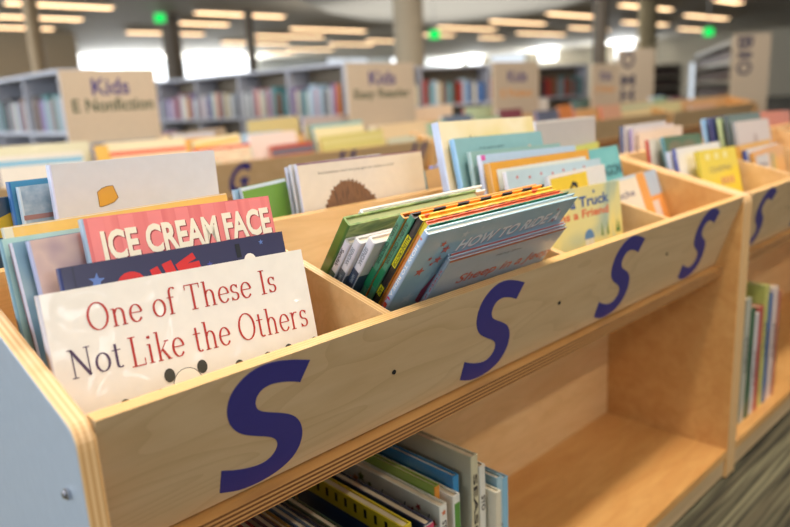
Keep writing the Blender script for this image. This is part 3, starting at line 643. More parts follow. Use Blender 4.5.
shelf_range((4.12, 9.3), (4.39, 4.85), .6, (.10, -.36), [mixB, ['brown', 'dark', 'yellow', 'green']], 'long grey shelving range between the first and second aisle signs', 'range between the first two signs', 'long range')
shelf_range((5.55, 6.2), (7.34, 5.39), .6, (.12, -.33), [mixC, ['brown', 'dark']], 'grey shelving range between the second and third aisle signs', 'range right of the easy reader sign', 'third range')
shelf_range((8.35, 6.4), (10.16, 5.63), .6, (.12, -.33), [['red', 'grey', 'dark', 'cream', 'brown', 'teal']], 'grey shelving range between the third and fourth aisle signs', 'range left of the fourth sign', 'fourth range')
def open_range(p0, p1, z0, label):
    p0 = Vector(p0); p1 = Vector(p1); d = p1 - p0; L_ = d.length; ang = math.atan2(d.y, d.x); H_ = z0 - FZ
    root = empty('shelving_range', (p0.x, p0.y, FZ), (0, 0, ang)); tag(root, label, 'bookshelf')
    SH = plain((.62, .58, .50), .6); BK = plain((.30, .26, .22), .8)
    MB().box((0, .28, 0), (L_, .30, H_)).build('back_sheet', BK, root)
    for x in (0, L_ - .02): MB().box((x, 0, 0), (x + .02, .279, H_)).build('upright', SH, root)
    for i in range(6): MB().box((.021, 0, H_ * (i + 1) / 6 - .05), (L_ - .021, .279, H_ * (i + 1) / 6)).build('shelf', SH, root)
    for i in range(5): MB().box((.03, .03, H_ * (i + 1) / 6 + .0005), (L_ - .03, .2, H_ * (i + 1) / 6 + .12)).build('book_row', plain((.38, .30, .26), .7), root)['kind'] = 'stuff'
    return root
open_range((12.9, 5.1), (8.62, 2.82), .70, 'dark stepped shelving range running back from the vertical sign at right')
open_range((12.6, 6.3), (14.1, 5.87), .60, 'short dark shelving range standing far behind between the vertical signs')
def board(x0, y0, x1, y1, ztop, chars, label):
    d = Vector((x1 - x0, y1 - y0)); L_ = d.length; ang = math.atan2(d.y, d.x); H_ = ztop - FZ
    t = empty('range_end_sign', (x0, y0, FZ), (0, 0, ang)); tag(t, label, 'sign')
    MB().box((0, 0, 0), (L_, .03, H_)).build('board', SIGNB, t)
    MB().box((-.01, -.015, 0), (L_ + .01, .045, .06)).build('base', GREYM, t)
    for ch, u0, u1, zt, zb, rot in chars:
        vs, fs = text_mesh(ch, .03)
        if rot: vs = [(b_, 1 - a) for a, b_ in vs]
        mb = MB(); mb.add([(L_ * (u0 + (u1 - u0) * a), -.0006, H_ - zt + (b_ - 1) * (zb - zt)) for a, b_ in vs], fs)
        mb.build('lettering', plain((.25, .24, .32), .6), t)
board(8.28, 2.66, 8.59, 2.38, .735, [('B', .10, .52, .03, .17, 1), ('I', .12, .50, .20, .26, 1), ('O', .10, .52, .29, .45, 1)], 'tall beige end sign with dark letters running downwards, at right')
board(8.46, 4.18, 8.81, 3.85, .69, [('O', .10, .46, .02, .24, 0), ('M', .10, .48, .32, .46, 0), ('H', .10, .46, .50, .66, 0)], 'tall beige end sign with stacked dark letters, left of the dark stepped shelves')
# ================================================================== books in the foreground bin
J = jacket
WH = (.93, .92, .90)
B = Book('one', 'cream picture book with a red serif title, front of the left compartment', J((.92, .90, .86), 2.6), J((.86, .84, .86), .5))
RED = (.72, .17, .10); PUR = (.30, .20, .33)
B.text('One of These Is', .040, .0165, .258, .0445, RED, 'serif')
B.text('Not', .016, .0575, .069, .086, PUR, 'serif', slope=.000)
B.text('Like the Others', .074, .0585, .292, .0895, RED, 'serif', slope=.004)
BLK = (.17, .19, .18)
for cx_, cd in ((.129, .1145), (.2095, .1255), (.2755, .1230), (.0795, .133)):
    B.flat('drawn_head_outline', [ell(cx_, cd + .006, .0165, .017, 20)], (.35, .35, .33), 1)
    B.flat('drawn_head', [ell(cx_, cd + .006, .0157, .0162, 20)], (.96, .93, .87), 2)
    B.flat('drawn_ear', [ell(cx_ - .0185, cd - .0075, .0060, .0075, 12)], BLK, 3); B.flat('drawn_ear', [ell(cx_ + .0185, cd - .0075, .0060, .0075, 12)], BLK, 3)
B = Book('navy', 'navy picture book with red block letters and a blue star, behind the cream book', J((.17, .16, .30), .3), J((.17, .20, .42), .3))
RD = (.80, .12, .10)
B.flat('printed_star', [star(.034, .019, .0085, 8)], (.36, .47, .72)); B.flat('printed_star', [star(.2275, .0085, .0035)], (.36, .47, .72)); B.flat('printed_star', [star(.158, .0235, .004)], (.25, .27, .60))
B.flat('hinge_groove', [rect(.0125, .001, .0145, .26)], (.12, .11, .24), 1)
for P_ in (ell(.068, .034, .017, .0185, 20), [(.089, .018), (.098, .015), (.108, .040), (.097, .042)], [(.103, .014), (.114, .011), (.122, .036), (.111, .039)], [(.118, .017), (.140, .007), (.143, .014), (.132, .018), (.146, .017), (.147, .024), (.134, .038), (.126, .040)]): B.flat('title_letter', [P_], RD, 2)
for i in range(6):
    B.flat('letter_texture', [[(.056 + i * .004, .022 + .001 * (i % 2)), (.057 + i * .004, .022), (.0565 + i * .004, .05), (.0555 + i * .004, .05)]], (.45, .05, .06), 3)
B.flat('printed_exclamation', [rect(.193, .006, .199, .022)], (.06, .06, .08), 2); B.flat('printed_dot', [ell(.209, .028, .008, .009, 14)], (.93, .9, .85), 2)
B = Book('ice', 'coral red picture book titled in tall cream letters', art([(.87, .42, .42), (.93, .52, .50)], 60, .4, .8, (1, 1, .01)), J((.62, .72, .80), .4))
for i in range(7): B.flat('cover_band', [rect(.006 + i * .032, .001, .022 + i * .032, .30)], (.93, .52, .51), 1)
for k, c_ in enumerate(((.55, .12, .14), (.95, .91, .82))):
    o_ = .0012 * (1 - k)
    B.text('ICE', .016 + o_, .0150 + o_, .055 + o_, .0475 + o_, c_, bold=.035, order=2 + k, name='title_lettering' if k else 'title_shadow')
    B.text('CREAM', .063 + o_, .0145 + o_, .150 + o_, .0470 + o_, c_, bold=.035, order=2 + k, name='title_lettering' if k else 'title_shadow')
    B.text('FACE', .158 + o_, .0135 + o_, .222 + o_, .0460 + o_, c_, bold=.035, order=2 + k, name='title_lettering' if k else 'title_shadow')
B = Book('pink', 'worn dusty pink picture book with a striped spine foot, left of the coral book', art([(.62, .52, .56), (.80, .68, .64), (.72, .60, .60)], 18, .35, .9), J((.72, .72, .84), .8))
B.flat('spine_label', [rect(0, .088 + i * .006, B.t, .091 + i * .006) for i in range(5)], (.20, .28, .55), 2, 'spine')
B = Book('blueA', 'mottled blue grey picture book between the pink book and the pale aqua book', art([(.25, .42, .55), (.45, .60, .68), (.60, .68, .70)], 14, .35, .9), J((.85, .84, .90), .5))
B.flat('spine_stripe', [rect(.002, .001, .0045, .29)], (.55, .15, .25), 1, 'spine')
B = Book('tealA', 'pale aqua picture book behind the mottled blue one', J((.66, .80, .78), .5), J((.50, .66, .72), .5))
B = Book('yellow', 'wide yellow picture book with worn pale corners', J((.93, .74, .36), .4), J((.88, .84, .74), .5))
B.flat('pale_border', [rect(.001, .0005, B.w - .001, .0016)], (.90, .86, .76), 1); B.flat('pale_border', [rect(.001, .0016, .009, .2)], (.88, .83, .72), 1)
B = Book('white', 'tall white picture book with one small mustard shape on its cover', J((.82, .83, .85), .5), J((.85, .86, .95), .4))
B.flat('printed_shape_outline', [[(x_ + .001, d_ + .004) for x_, d_ in [(.0525, .036), (.0590, .0315), (.0665, .0295), (.0745, .0295), (.0790, .044), (.0795, .0465), (.0730, .0520), (.064, .0545), (.0565, .056), (.0528, .0555)]]], (.45, .33, .12), 1)
B.flat('printed_shape', [[(x_ + .001, d_ + .004) for x_, d_ in [(.0533, .0365), (.0595, .0323), (.067, .0303), (.0739, .0303), (.0782, .044), (.0785, .046), (.0725, .0512), (.0637, .0537), (.0565, .0550), (.0535, .0547)]]], (.83, .62, .22), 2)
B = Book('blueB', 'speckled grey blue book at the left of the white book', art([(.50, .62, .72), (.64, .73, .80)], 90, .4, .7), J((.78, .84, .88), .4))
B.flat('cover_band', [rect(.001, .036, .199, .042)], (.60, .45, .45), 1)
B = Book('blueC', 'bright blue book showing its spine and edge above the speckled one', J((.22, .52, .68), .4), J((.16, .42, .68), .4))
B = Book('navyB', 'dark teal book with a yellow corner at the left edge, behind the pale aqua book', J((.13, .28, .38), .3), J((.1, .14, .3), .3))
B.flat('cover_patch', [[(.001, .03), (.05, .012), (.06, .05), (.001, .05)]], (.80, .68, .15), 1)
B = Book('hair', 'cream picture book with a drawn head of shaggy brown hair', J((.84, .79, .72), .3), J((.78, .78, .85), .3))
B.flat('plum_edge', [rect(.001, -.0002, B.w - .001, .0022)], (.50, .32, .42), 1)
HR = art([(.30, .19, .10), (.48, .33, .20), (.40, .27, .15)], 30, .6, .4, (8, 1, 1), dist=.5)
hp = [(.038, .105)]
random.seed(3)
for i in range(51):
    a = math.radians(198 - i * 4.1); rr = 1 + (.05 if i % 2 else -.02) * random.uniform(.1, 1.6) + .025 * math.sin(i * .33) + (.05 if i > 40 else 0)
    hp.append((.101 + .060 * rr * math.cos(a), .103 - .066 * rr * math.sin(a)))
hp += [(.158, .080), (.150, .098), (.147, .088), (.140, .100), (.120, .082), (.095, .080), (.078, .092), (.066, .108)]
B.flat('drawn_hair', [hp], HR, 1)
B.flat('drawn_face', [ell(.105, .112, .026, .030, 16)], (.78, .62, .50), 2)
B.text("Sometimes you've just got to make a wish", .041, .0165, .213, .0215, (.35, .33, .30), order=2, name='cover_lettering')
B = Book('thinA', 'thin pale grey book edge nearest the shaggy hair book', J((.80, .80, .80), .3), J((.80, .80, .84), .3))
B = Book('thinB', 'thin lavender white book edge between the grey edge and the green book', J((.74, .76, .82), .3), J((.78, .80, .90), .3))
B = Book('greenB', 'leaf green book beside the stack of pale thin spines', J((.42, .60, .20), .3), J((.72, .80, .88), .3))
B.flat('pale_border', [rect(.001, .0005, B.w - .001, .006)], (.78, .84, .88), 1)
B = Book('thinC', 'slim pale blue book behind the leaf green one', J((.60, .74, .85), .3), J((.66, .78, .90), .3))

# second compartment: tipped forward against the front panel
B = Book('sheep', 'grey blue picture book with a red brush title, resting on the front panel', J((.64, .72, .78), .5), J((.55, .63, .70), .4), J((.66, .34, .28), .3))
B.text('Sheep in a Jeep', .040, .040, .235, .064, (.76, .36, .28), bold=.012, skew=.25, order=2)
B.text('Nancy Shaw', .098, .0165, .150, .0215, (.30, .32, .36), skew=.2, order=2, name='author_lettering')
B.flat('red_edge', [rect(.001, 0, B.w - .001, .0045)], (.60, .22, .18), 1)
B.spine_text('SHEEP IN A JEEP', .02, .13, (.75, .33, .30))
B = Book('sheepB', 'second grey blue book with a dark red rim, just behind the brush title book', J((.60, .67, .74), .5), J((.50, .58, .66), .4), J((.60, .24, .2), .3))
B.flat('red_edge', [rect(.001, 0, B.w - .001, .004)], (.60, .20, .16), 1); B.flat('red_page_edge', [rect(.004, .001, B.w - .004, .0032)], (.62, .25, .2), 1, 'top')
B = Book('lion', 'light blue picture book with hand lettered white title and red stars', art([(.52, .70, .78), (.64, .78, .84), (.58, .74, .80)], 9, .4, .8), J((.66, .78, .90), .3))
B.text('HOW TO RiDE A', .070, .027, .270, .048, (.97, .97, .97), bold=.035, skew=.2, order=3, slope=-.008)
B.text('HOW TO RiDE A', .0712, .0282, .2712, .0492, (.62, .28, .30), bold=.03, skew=.2, order=2, slope=-.008, name='title_shadow')
LP = [(.060, .088), (.073, .084), (.078, .088), (.068, .112), (.064, .128), (.070, .134), (.080, .128), (.088, .098), (.097, .098), (.090, .132), (.078, .148), (.060, .148), (.050, .138), (.050, .118)]
B.flat('title_initial', [LP], (.72, .22, .33), 2)
for q in ((.040, .026, .006), (.050, .038, .008), (.030, .050, .0045), (.038, .062, .004), (.024, .072, .009), (.046, .056, .008), (.262, .040, .004), (.255, .016, .003)):
    B.flat('printed_star', [star(*q, 12)], (.80, .38, .33), 2)
for q in ((.030, .125, .012), (.072, .017, .007), (.10, .012, .003)): B.flat('printed_star', [star(*q, 5)], (.72, .82, .86), 2)
B.spine_text('HOW TO RIDE A', .022, .115, (.95, .96, .98), bold=.02, fill=.5)
for i, (ch, c_) in enumerate(zip('LION', ((.85, .25, .40), (.90, .30, .25), (.85, .45, .20), (.30, .60, .35)))): B.spine_text(ch, .118 + i * .0105, .1265 + i * .0105, c_, bold=.03, fill=.6)
B.flat('spine_star', [star(.0055, .012, .0028)], (.85, .45, .35), 2, 'spine')
B = Book('teal', 'green patterned picture book whose rim shows behind the hand lettered blue book', art([(.05, .42, .32), (.12, .52, .40), (.55, .75, .5)], 70, .4, .7, (1, 1, 1), const=True), J((.70, .80, .86), .3), art([(.05, .42, .32), (.12, .52, .40), (.55, .75, .5)], 70, .4, .7, (1, 1, 1), const=True))
B = Book('orange', 'orange red picture book rim between the green patterned and the chequered books', J((.88, .40, .22), .3), J((.86, .55, .30), .3), J((.90, .48, .30), .3))
B.flat('yellow_corner', [rect(0, .0005, B.t, .02)], (.92, .80, .15), 1, 'spine')
def checks(name, c1, c2, n_):
    m, nt, b = new_mat(name)
    tc = nt.nodes.new('ShaderNodeTexCoord'); ck = nt.nodes.new('ShaderNodeTexChecker'); ck.inputs['Scale'].default_value = n_
    ck.inputs[1].default_value = (*lin(c1), 1); ck.inputs[2].default_value = (*lin(c2), 1)
    mp = nt.nodes.new('ShaderNodeMapping'); mp.inputs['Scale'].default_value = (1, .01, .01); mp.inputs['Location'].default_value = (.003, .001, .013)
    nt.links.new(tc.outputs['Object'], mp.inputs['Vector']); nt.links.new(mp.outputs['Vector'], ck.inputs['Vector']); nt.links.new(ck.outputs['Color'], b.inputs['Base Color'])
    b.inputs['Roughness'].default_value = .4; return m
CHB = checks('chequered_print', (.95, .62, .12), (.12, .10, .09), 48)
CHK = art([(.95, .66, .10), (.95, .78, .20), (.90, .30, .12)], 40, .4, .7, const=True)
B = Book('black', 'black spined picture book with yellow lettering', CHK, J((.12, .12, .12), .3), CHK)
for d0, d1, tx in ((.055, .085, 'CRICTOR'), (.032, .052, 'ALLEN'), (.125, .14, 'ABC')):
    B.flat('yellow_label', [rect(.0012, d0 - .001, .0088, d1 + .001)], (.86, .84, .10), 1, 'spine'); B.spine_text(tx, d0, d1, (.1, .1, .1), bold=.02, fill=.55, order=3)
B.flat('checker_rim', [rect(.01 + i * .021, .0006, .0205 + i * .021, .004) for i in range(11)], (.12, .10, .08), 1)
for key, lb in (('crictA', 'green spined picture book with dark spine lettering, touching the black spined book'), ('crictB', 'green spined picture book with dark spine lettering, nearest the three white spines')):
    B = Book(key, lb, CHB if key == 'crictA' else art([(.93, .56, .16), (.95, .66, .25)], 30, .4, .7), J((.30, .58, .46), .3), CHB)
    B.spine_text('CRICTOR', .045, .085, (.12, .28, .22), bold=.02, fill=.5); B.spine_text('ALLEN', .012, .036, (.12, .28, .22), bold=.02, fill=.5)
    B.flat('spine_dot', [ell(B.t / 2, .0405, .0012, .0012, 8)], (.12, .28, .22), 2, 'spine')
    B.flat('dark_green_foot', [rect(.0002, .095, B.t - .0002, .13)], (.10, .50, .32), 1, 'spine')
    B.flat('checker_rim', [rect(.012 + i * .024, .0006, .024 + i * .024, .004) for i in range(9)], (.15, .12, .10), 1)
for key, lb, dc, tx in (('sendC', 'small white spined book with a dark blue foot, right of the three white spines', (.20, .27, .38), 'SENDAK'), ('sendB', 'small white spined book with a grey foot, middle of the three white spines', (.34, .40, .46), 'SENDAK'), ('sendA', 'small white spined book with a green foot and bold lettering, left of the three', (.24, .38, .34), 'Sendak')):
    B = Book(key, lb, J((.80, .80, .80), .3), J((.88, .90, .95), .3))
    B.spine_text(tx, .014, .046, (.18, .22, .28) if tx[1] == 'e' else (.55, .60, .66), bold=.02, fill=.5)
    B.flat('spine_foot', [rect(.0002, .056, B.t - .0002, .12)], dc, 1, 'spine'); B.spine_text('HARPER', .065, .08, (.75, .78, .8), fill=.4)
    B.flat('cover_art', [rect(.002, .062, .138, .18)], dc, 1)
GRN = art([(.20, .36, .14), (.38, .52, .22), (.55, .64, .35), (.30, .44, .18)], 14, .35, .9, (1, 1, 3), dist=1.5)
B = Book('greenL', 'thick green leafy picture book leaning right, left end of the tipped stack', GRN, art([(.16, .38, .12), (.30, .50, .20)], 16, .35, .9), plain((.62, .66, .46), .8))
B = Book('whiteL', 'white rounded book lying behind the thick green one', J((.88, .87, .84), .4), J((.86, .87, .90), .3))

# third compartment
TRK = art([(.62, .70, .62), (.86, .82, .55), (.92, .84, .50), (.70, .78, .68)], 7, .4, .6, dist=.8)
B = Book('truck', 'yellow green picture book about a truck, blue and orange lettering, front of the third compartment', TRK, J((.8, .8, .6), .3))
BL = (.18, .33, .58); OG = (.86, .40, .22)
B.text('a Truck', .085, .017, .216, .036, BL, bold=.025, slope=-.001)
B.text('ans a Friend', .035, .040, .212, .055, OG, bold=.025)
B.flat('printed_star', [star(.165, .011, .005)], BL, 2)
B.flat('drawn_barn', [ell(.140, .094, .016, .017, 14, 180, 360)], (.25, .48, .68), 2); B.flat('drawn_doors', [rect(.126, .094, .139, .112), rect(.141, .094, .154, .112)], (.88, .86, .78), 2)
for x in (.185, .205, .238, .246): B.flat('drawn_tree', [[(x - .004, .095), (x, .070), (x + .004, .095)]], (.30, .50, .25), 2)
B = Book('patch', 'white picture book with a bright yellow patch at its left', J((.90, .87, .84), .3), J((.85, .85, .88), .3))
B.flat('yellow_patch', [rect(.005, .006, .122, .060)], (.93, .78, .12), 1)
B.flat('drawn_arch', [[(.055, .055), (.06, .03), (.072, .018), (.085, .022), (.092, .05), (.086, .05), (.080, .030), (.072, .026), (.064, .036), (.060, .055)]], (.12, .1, .08), 2)
B = Book('paleB', 'pale blue grey picture book with tiny red dots behind the yellow patch book', J((.72, .80, .83), .3), J((.85, .86, .9), .3))
for i in range(7): B.flat('printed_dot', [ell(.03 + .035 * i, .012 + .003 * (i % 2), .003, .003, 8)], (.80, .35, .32), 1)
B = Book('orangeF', 'white picture book with a thick mustard orange frame', J((.88, .62, .16), .3), J((.80, .60, .25), .3))
B.flat('framed_panel', [rect(.016, .013, B.w - .014, .27)], (.86, .86, .82), 1)
B = Book('mauve', 'pale blue book with a magenta corner behind the orange framed one', J((.66, .77, .87), .3), J((.80, .84, .92), .3))
B.flat('magenta_corner', [rect(.001, .001, .012, .010)], (.80, .35, .65), 1)
B = Book('greenT', 'grey green book between the sea green and the pale blue ones', J((.55, .68, .64), .3), J((.60, .72, .72), .3))
B = Book('seaB', 'sea green picture book with small dark lettering and two tiny figures', J((.52, .69, .70), .3), J((.52, .72, .88), .3))
B.text('once upon a pond', .065, .018, .135, .024, (.25, .36, .36), order=2, name='cover_lettering')
for x, d in ((.10, .038), (.215, .030)): B.flat('drawn_figure', [ell(x, d, .0055, .007, 10)], (.85, .70, .60), 2)
B = Book('cream', 'tall cream picture book with loose sketched figures, behind the sea green one', art([(.90, .84, .66), (.94, .88, .74), (.90, .82, .58)], 8, .4, .6), J((.72, .78, .90), .3))
for x, d, c_ in ((.06, .050, (.45, .38, .30)), (.075, .038, (.45, .38, .30)), (.115, .052, (.50, .42, .33)), (.165, .050, (.75, .45, .35)), (.175, .060, (.75, .45, .35))):
    B.flat('drawn_figure', [[(x, d), (x + .006, d - .012), (x + .010, d - .002), (x + .020, d - .010), (x + .014, d + .006), (x + .004, d + .010)]], c_, 1)
B = Book('tiltA', 'slim teal edged book leaning behind the shaggy hair book', J((.75, .62, .45), .3), J((.35, .55, .62), .3))
B = Book('tiltB', 'slim lavender book in the small group beside the shaggy hair book', J((.60, .62, .78), .3), J((.55, .60, .85), .3))
B = Book('tiltC', 'slim grey mauve book nearest the tall cream book', J((.62, .60, .66), .3), J((.72, .72, .84), .3))
# fourth compartment
B = Book('cinch', 'cream picture book with small dark title at the fourth compartment', J((.92, .86, .76), .3), J((.75, .80, .86), .3))
B.text('noche', .030, .030, .120, .046, (.45, .42, .50), bold=.012); B.flat('orange_band', [rect(.146, .001, B.w - .001, .22)], (.90, .62, .30), 1); B.flat('pale_band', [rect(.001, .0005, .146, .006)], (.75, .82, .86), 2)
B = Book('greyO', 'grey blue picture book with an orange lower band beside the right end panel', J((.68, .74, .80), .3), J((.62, .68, .74), .3))
B.flat('orange_band', [rect(.001, .058, B.w - .001, .20)], (.90, .60, .30), 1); B.flat('pale_panel', [rect(.03, .070, B.w - .03, .18)], (.86, .80, .76), 2)
B = Book('tealW', 'turquoise picture book with dark lettering behind the small cream book', art([(.35, .66, .68), (.48, .75, .74)], 10, .35, .9), J((.5, .75, .8), .3))
B.text('DRAGON', .035, .040, .150, .064, (.12, .30, .32), bold=.03)
B = Book('limeB', 'lime green book top beside the wide grey cover', J((.80, .82, .40), .3), J((.8, .85, .6), .3))
B = Book('greyB', 'wide light grey book cover standing tallest in the back row', J((.74, .71, .69), .3), J((.85, .85, .9), .3))
B.flat('pale_border', [rect(.001, .0005, B.w - .001, .005)], (.86, .83, .80), 1)
# ------------------------------------------------------------------ books in the joined bin on the right
SM = [('u2yel', 'yellow picture book with a pale title in the joined bin at right', (.93, .83, .20), (.80, .72, .2)),
      ('u2wh', 'white picture book directly behind the yellow one at right', (.90, .89, .88), (.35, .40, .68)),
      ('u2whB', 'white book with a pale spine, left of the books behind the yellow one', (.88, .88, .90), (.75, .80, .90)),
      ('u2grn', 'dark green picture book behind the white ones at right', (.32, .42, .28), (.35, .55, .60)),
      ('u2red', 'red spined white book in the joined bin, left of the dark green one', (.88, .85, .80), (.72, .22, .16)),
      ('u2crm', 'cream book wide open to view in the back row of the joined bin', (.92, .83, .74), (.85, .75, .65)),
      ('u2pur', 'lavender spined book between the slate book and the cream one', (.86, .80, .78), (.62, .56, .74)),
      ('u2nav', 'slate blue spined book, leftmost in the back row of the joined bin', (.80, .78, .78), (.30, .33, .45)),
      ('u2pan', 'orange framed picture book with a pale lettered panel at the right edge', (.90, .68, .42), (.86, .62, .3)),
      ('u2blu', 'royal blue spined book squeezed beside the orange framed one', (.80, .82, .85), (.20, .30, .62)),
      ('u2org', 'mustard spined book left of the royal blue spine', (.88, .66, .28), (.85, .60, .20)),
      ('u2gry', 'pale grey pink picture book above the orange framed one', (.84, .79, .76), (.6, .6, .6)),
      ('u2dkg', 'dark grey green book rim left of the pale grey pink cover', (.42, .48, .44), (.28, .32, .32)),
      ('u2lim', 'pale lime spined book between the navy and dark grey ones', (.62, .68, .52), (.74, .80, .58)),
      ('u2nvy', 'navy spined book between pale blue and lime spines', (.25, .27, .45), (.18, .20, .42)),
      ('u2lbl', 'pale blue spined book at the left of the navy spine', (.55, .70, .84), (.55, .72, .86)),
      ('u2org2', 'salmon orange book top in the last compartment at the right edge', (.86, .52, .38), (.8, .5, .4))]
for key, lb, c1, c2 in SM:
    B = Book(key, lb, J(c1, .3), J(c2, .3))
    if key == 'u2yel':
        B.text('COUNTING', .05, .045, .19, .060, (.70, .62, .35), bold=.02); B.flat('drawn_figures', [ell(.12 + i * .022, .085, .007, .012, 10) for i in range(4)], (.80, .50, .45), 1)
        [B.flat('pale_square', [rect(.04 + i * .055, .010, .065 + i * .055, .026)], (.95, .90, .60), 1) for i in range(3)]
    if key == 'u2pan':
        B.flat('pale_panel', [rect(.015, .015, .11, .20)], (.82, .80, .78), 1); B.text('Mouse', .03, .035, .09, .048, (.35, .33, .42), bold=.02); B.text('House', .03, .060, .09, .073, (.35, .33, .42), bold=.02)
        B.flat('coloured_stripes', [rect(.125, .02, .14, .2)], (.55, .65, .50), 1); B.flat('coloured_stripes', [rect(.15, .02, .165, .2)], (.85, .72, .35), 1)
    if key == 'u2grn': B.flat('leafy_patch', [ell(.06, .03, .04, .018, 10), ell(.14, .028, .04, .014, 10)], (.45, .42, .28), 1)
    if key == 'u2gry': B.flat('drawn_figure', [ell(.14, .07, .02, .03, 12)], (.74, .66, .62), 1)
# ------------------------------------------------------------------ books in the row across the aisle
R2 = [('r2blue', 'white book with a sky blue band at the far left across the aisle', (.84, .82, .78), (.3, .35, .5), [(.02, .04, (.45, .68, .80))]),
      ('r2cream', 'pale olive cream book rims behind the sky blue banded book', (.80, .78, .66), (.7, .7, .6), []),
      ('r2yel', 'yellow book under the nonfiction sign', (.85, .68, .30), (.35, .45, .65), []),
      ('r2red', 'cream book with a red lower stripe under the nonfiction sign', (.90, .84, .70), (.8, .8, .9), [(.04, .06, (.85, .40, .30))]),
      ('r2purp', 'cream book with a plum rim standing highest under the nonfiction sign', (.88, .82, .68), (.6, .5, .65), [(.0, .012, (.55, .42, .58))]),
      ('r2navy', 'navy and white book spine right of the nonfiction sign', (.75, .76, .80), (.22, .26, .42), []),
      ('r2tan', 'taupe book cover right of the navy spine across the aisle', (.62, .55, .46), (.6, .55, .5), []),
      ('r2mus', 'cream book with a mustard block in front of the taupe cover', (.90, .83, .66), (.8, .8, .7), [(.02, .035, (.90, .68, .25))]),
      ('r2conf', 'confetti patterned book with a red rim above the bin letter', (.92, .86, .74), (.8, .75, .7), [(.0, .014, (.85, .33, .26))]),
      ('r2khaki', 'khaki book cover standing tall left of the easy reader sign', (.80, .73, .50), (.75, .7, .5), []),
      ('r2pale', 'pale pink white book below the khaki cover', (.88, .80, .76), (.85, .85, .9), []),
      ('r2mult', 'red and dark multicoloured book leaning in front of the pale pink one', (.70, .28, .18), (.8, .5, .4), [(.02, .05, (.40, .40, .45))]),
      ('r2mauv', 'mauve grey book rim left below the easy reader sign', (.72, .66, .64), (.7, .65, .7), []),
      ('r2teal', 'teal topped cream book below the easy reader sign', (.90, .84, .66), (.35, .60, .68), [(.0, .018, (.50, .70, .70))]),
      ('r2glar', 'shiny yellow green jacketed book in front of the teal topped one', (.80, .76, .46), (.8, .7, .4), [(.02, .05, (.80, .76, .50))]),
      ('r2grn', 'green book cover right below the easy reader sign', (.42, .58, .38), (.60, .75, .85), []),
      ('r2crmB', 'tan cream book in front of the green cover', (.86, .76, .60), (.8, .7, .6), []),
      ('r2glarB', 'shiny jacketed book, painted pale with glare, low in front of the tan cream one', (.76, .78, .70), (.8, .8, .7), []),  # glare on the jacket is put into the cover colour
      ('r2pinkc', 'pinkish cream book right of the easy reader sign', (.90, .80, .68), (.8, .8, .9), []),
      ('r2mint', 'mint book in front of the pinkish cream one', (.62, .76, .66), (.6, .7, .6), []),
      ('r2pgrn', 'pale green book below the third sign', (.74, .82, .68), (.6, .3, .3), []),
      ('r2dgry', 'charcoal blue book right of the third sign', (.36, .38, .46), (.55, .55, .7), []),
      ('r2wht', 'white slanting book behind the charcoal blue one', (.86, .84, .80), (.5, .2, .2), []),
      ('r2org', 'orange brown book right of the charcoal blue one', (.80, .48, .22), (.8, .5, .3), []),
      ('r2dtl', 'dark teal book left below the fourth sign', (.34, .50, .50), (.4, .5, .5), []),
      ('r2redB', 'reddish book below the fourth sign', (.82, .62, .50), (.8, .4, .3), []),
      ('r2cmul', 'cream patterned book right of the reddish one', (.88, .80, .60), (.8, .7, .6), [(.02, .05, (.70, .75, .62))]),
      ('r2cgrn', 'pale yellow green book at the right part of the far row', (.84, .80, .58), (.7, .7, .5), []),
      ('r2wend', 'peach book at the right end of the far row', (.88, .72, .62), (.8, .8, .8), [])]
DUPS = []
for key, lb, c1, c2, bands in R2:
    sh = key in ('r2glar', 'r2glarB')
    B = Book(key, lb, plain(c1, .25, 1., bump=.8) if sh else (art([c1, (.80, .62, .50), c1, (.62, .68, .60), c1], 55, .4, .6, const=True) if key == 'r2conf' else J(c1, .3)), J(c2, .3))
    for d0, d1, c_ in bands: B.flat('cover_band', [rect(.002, max(.0006, d0), B.w - .002, d1)], c_, 1)
# fill books between them, seen only as rims
FILL = [(-.05, 2.44), (-.02, 2.62), (.42, 2.60), (.98, 2.44), (1.38, 2.45), (1.05, 2.66), (1.72, 2.46), (2.02, 2.64), (2.12, 2.46), (2.5, 2.66), (2.56, 2.45), (3.16, 2.42), (3.05, 2.45), (3.45, 2.40), (3.48, 2.62), (3.75, 2.43), (4.02, 2.64), (4.42, 2.42), (4.65, 2.6), (5.2, 2.62), (5.32, 2.43), (6.0, 2.43), (6.3, 2.64), (6.7, 2.62)]
FC = [('olive', (.62, .60, .45)), ('rose', (.80, .55, .52)), ('ivory', (.90, .86, .76)), ('slate', (.40, .46, .54)), ('amber', (.88, .66, .30)), ('sage', (.60, .70, .56)), ('sky', (.60, .74, .84)), ('wine', (.50, .22, .26))]
WHERE = ['far left', 'left', 'under the nonfiction sign', 'right of the nonfiction sign', 'left of the easy reader sign', 'under the easy reader sign', 'right of the easy reader sign', 'under the third sign', 'right of the third sign', 'under the fourth sign', 'toward the right end']
for i, (x, y) in enumerate(FILL):
    nm, c_ = FC[i % 8]; l_ = math.radians(10 if y < 2.5 else 3); h_ = random.uniform(.25, .29)
    fl = -.163
    Book(None, '%s book rim, %s row of the far bins, %s' % (nm, 'front' if y < 2.5 else 'back', WHERE[min(10, int((x + .2) / .62))]), J(c_, .3), J((.8, .78, .75), .3),
         pose=(x, y, fl, 1, 0, 0, 0, math.sin(l_), math.cos(l_), random.uniform(.24, .30), h_, .018))
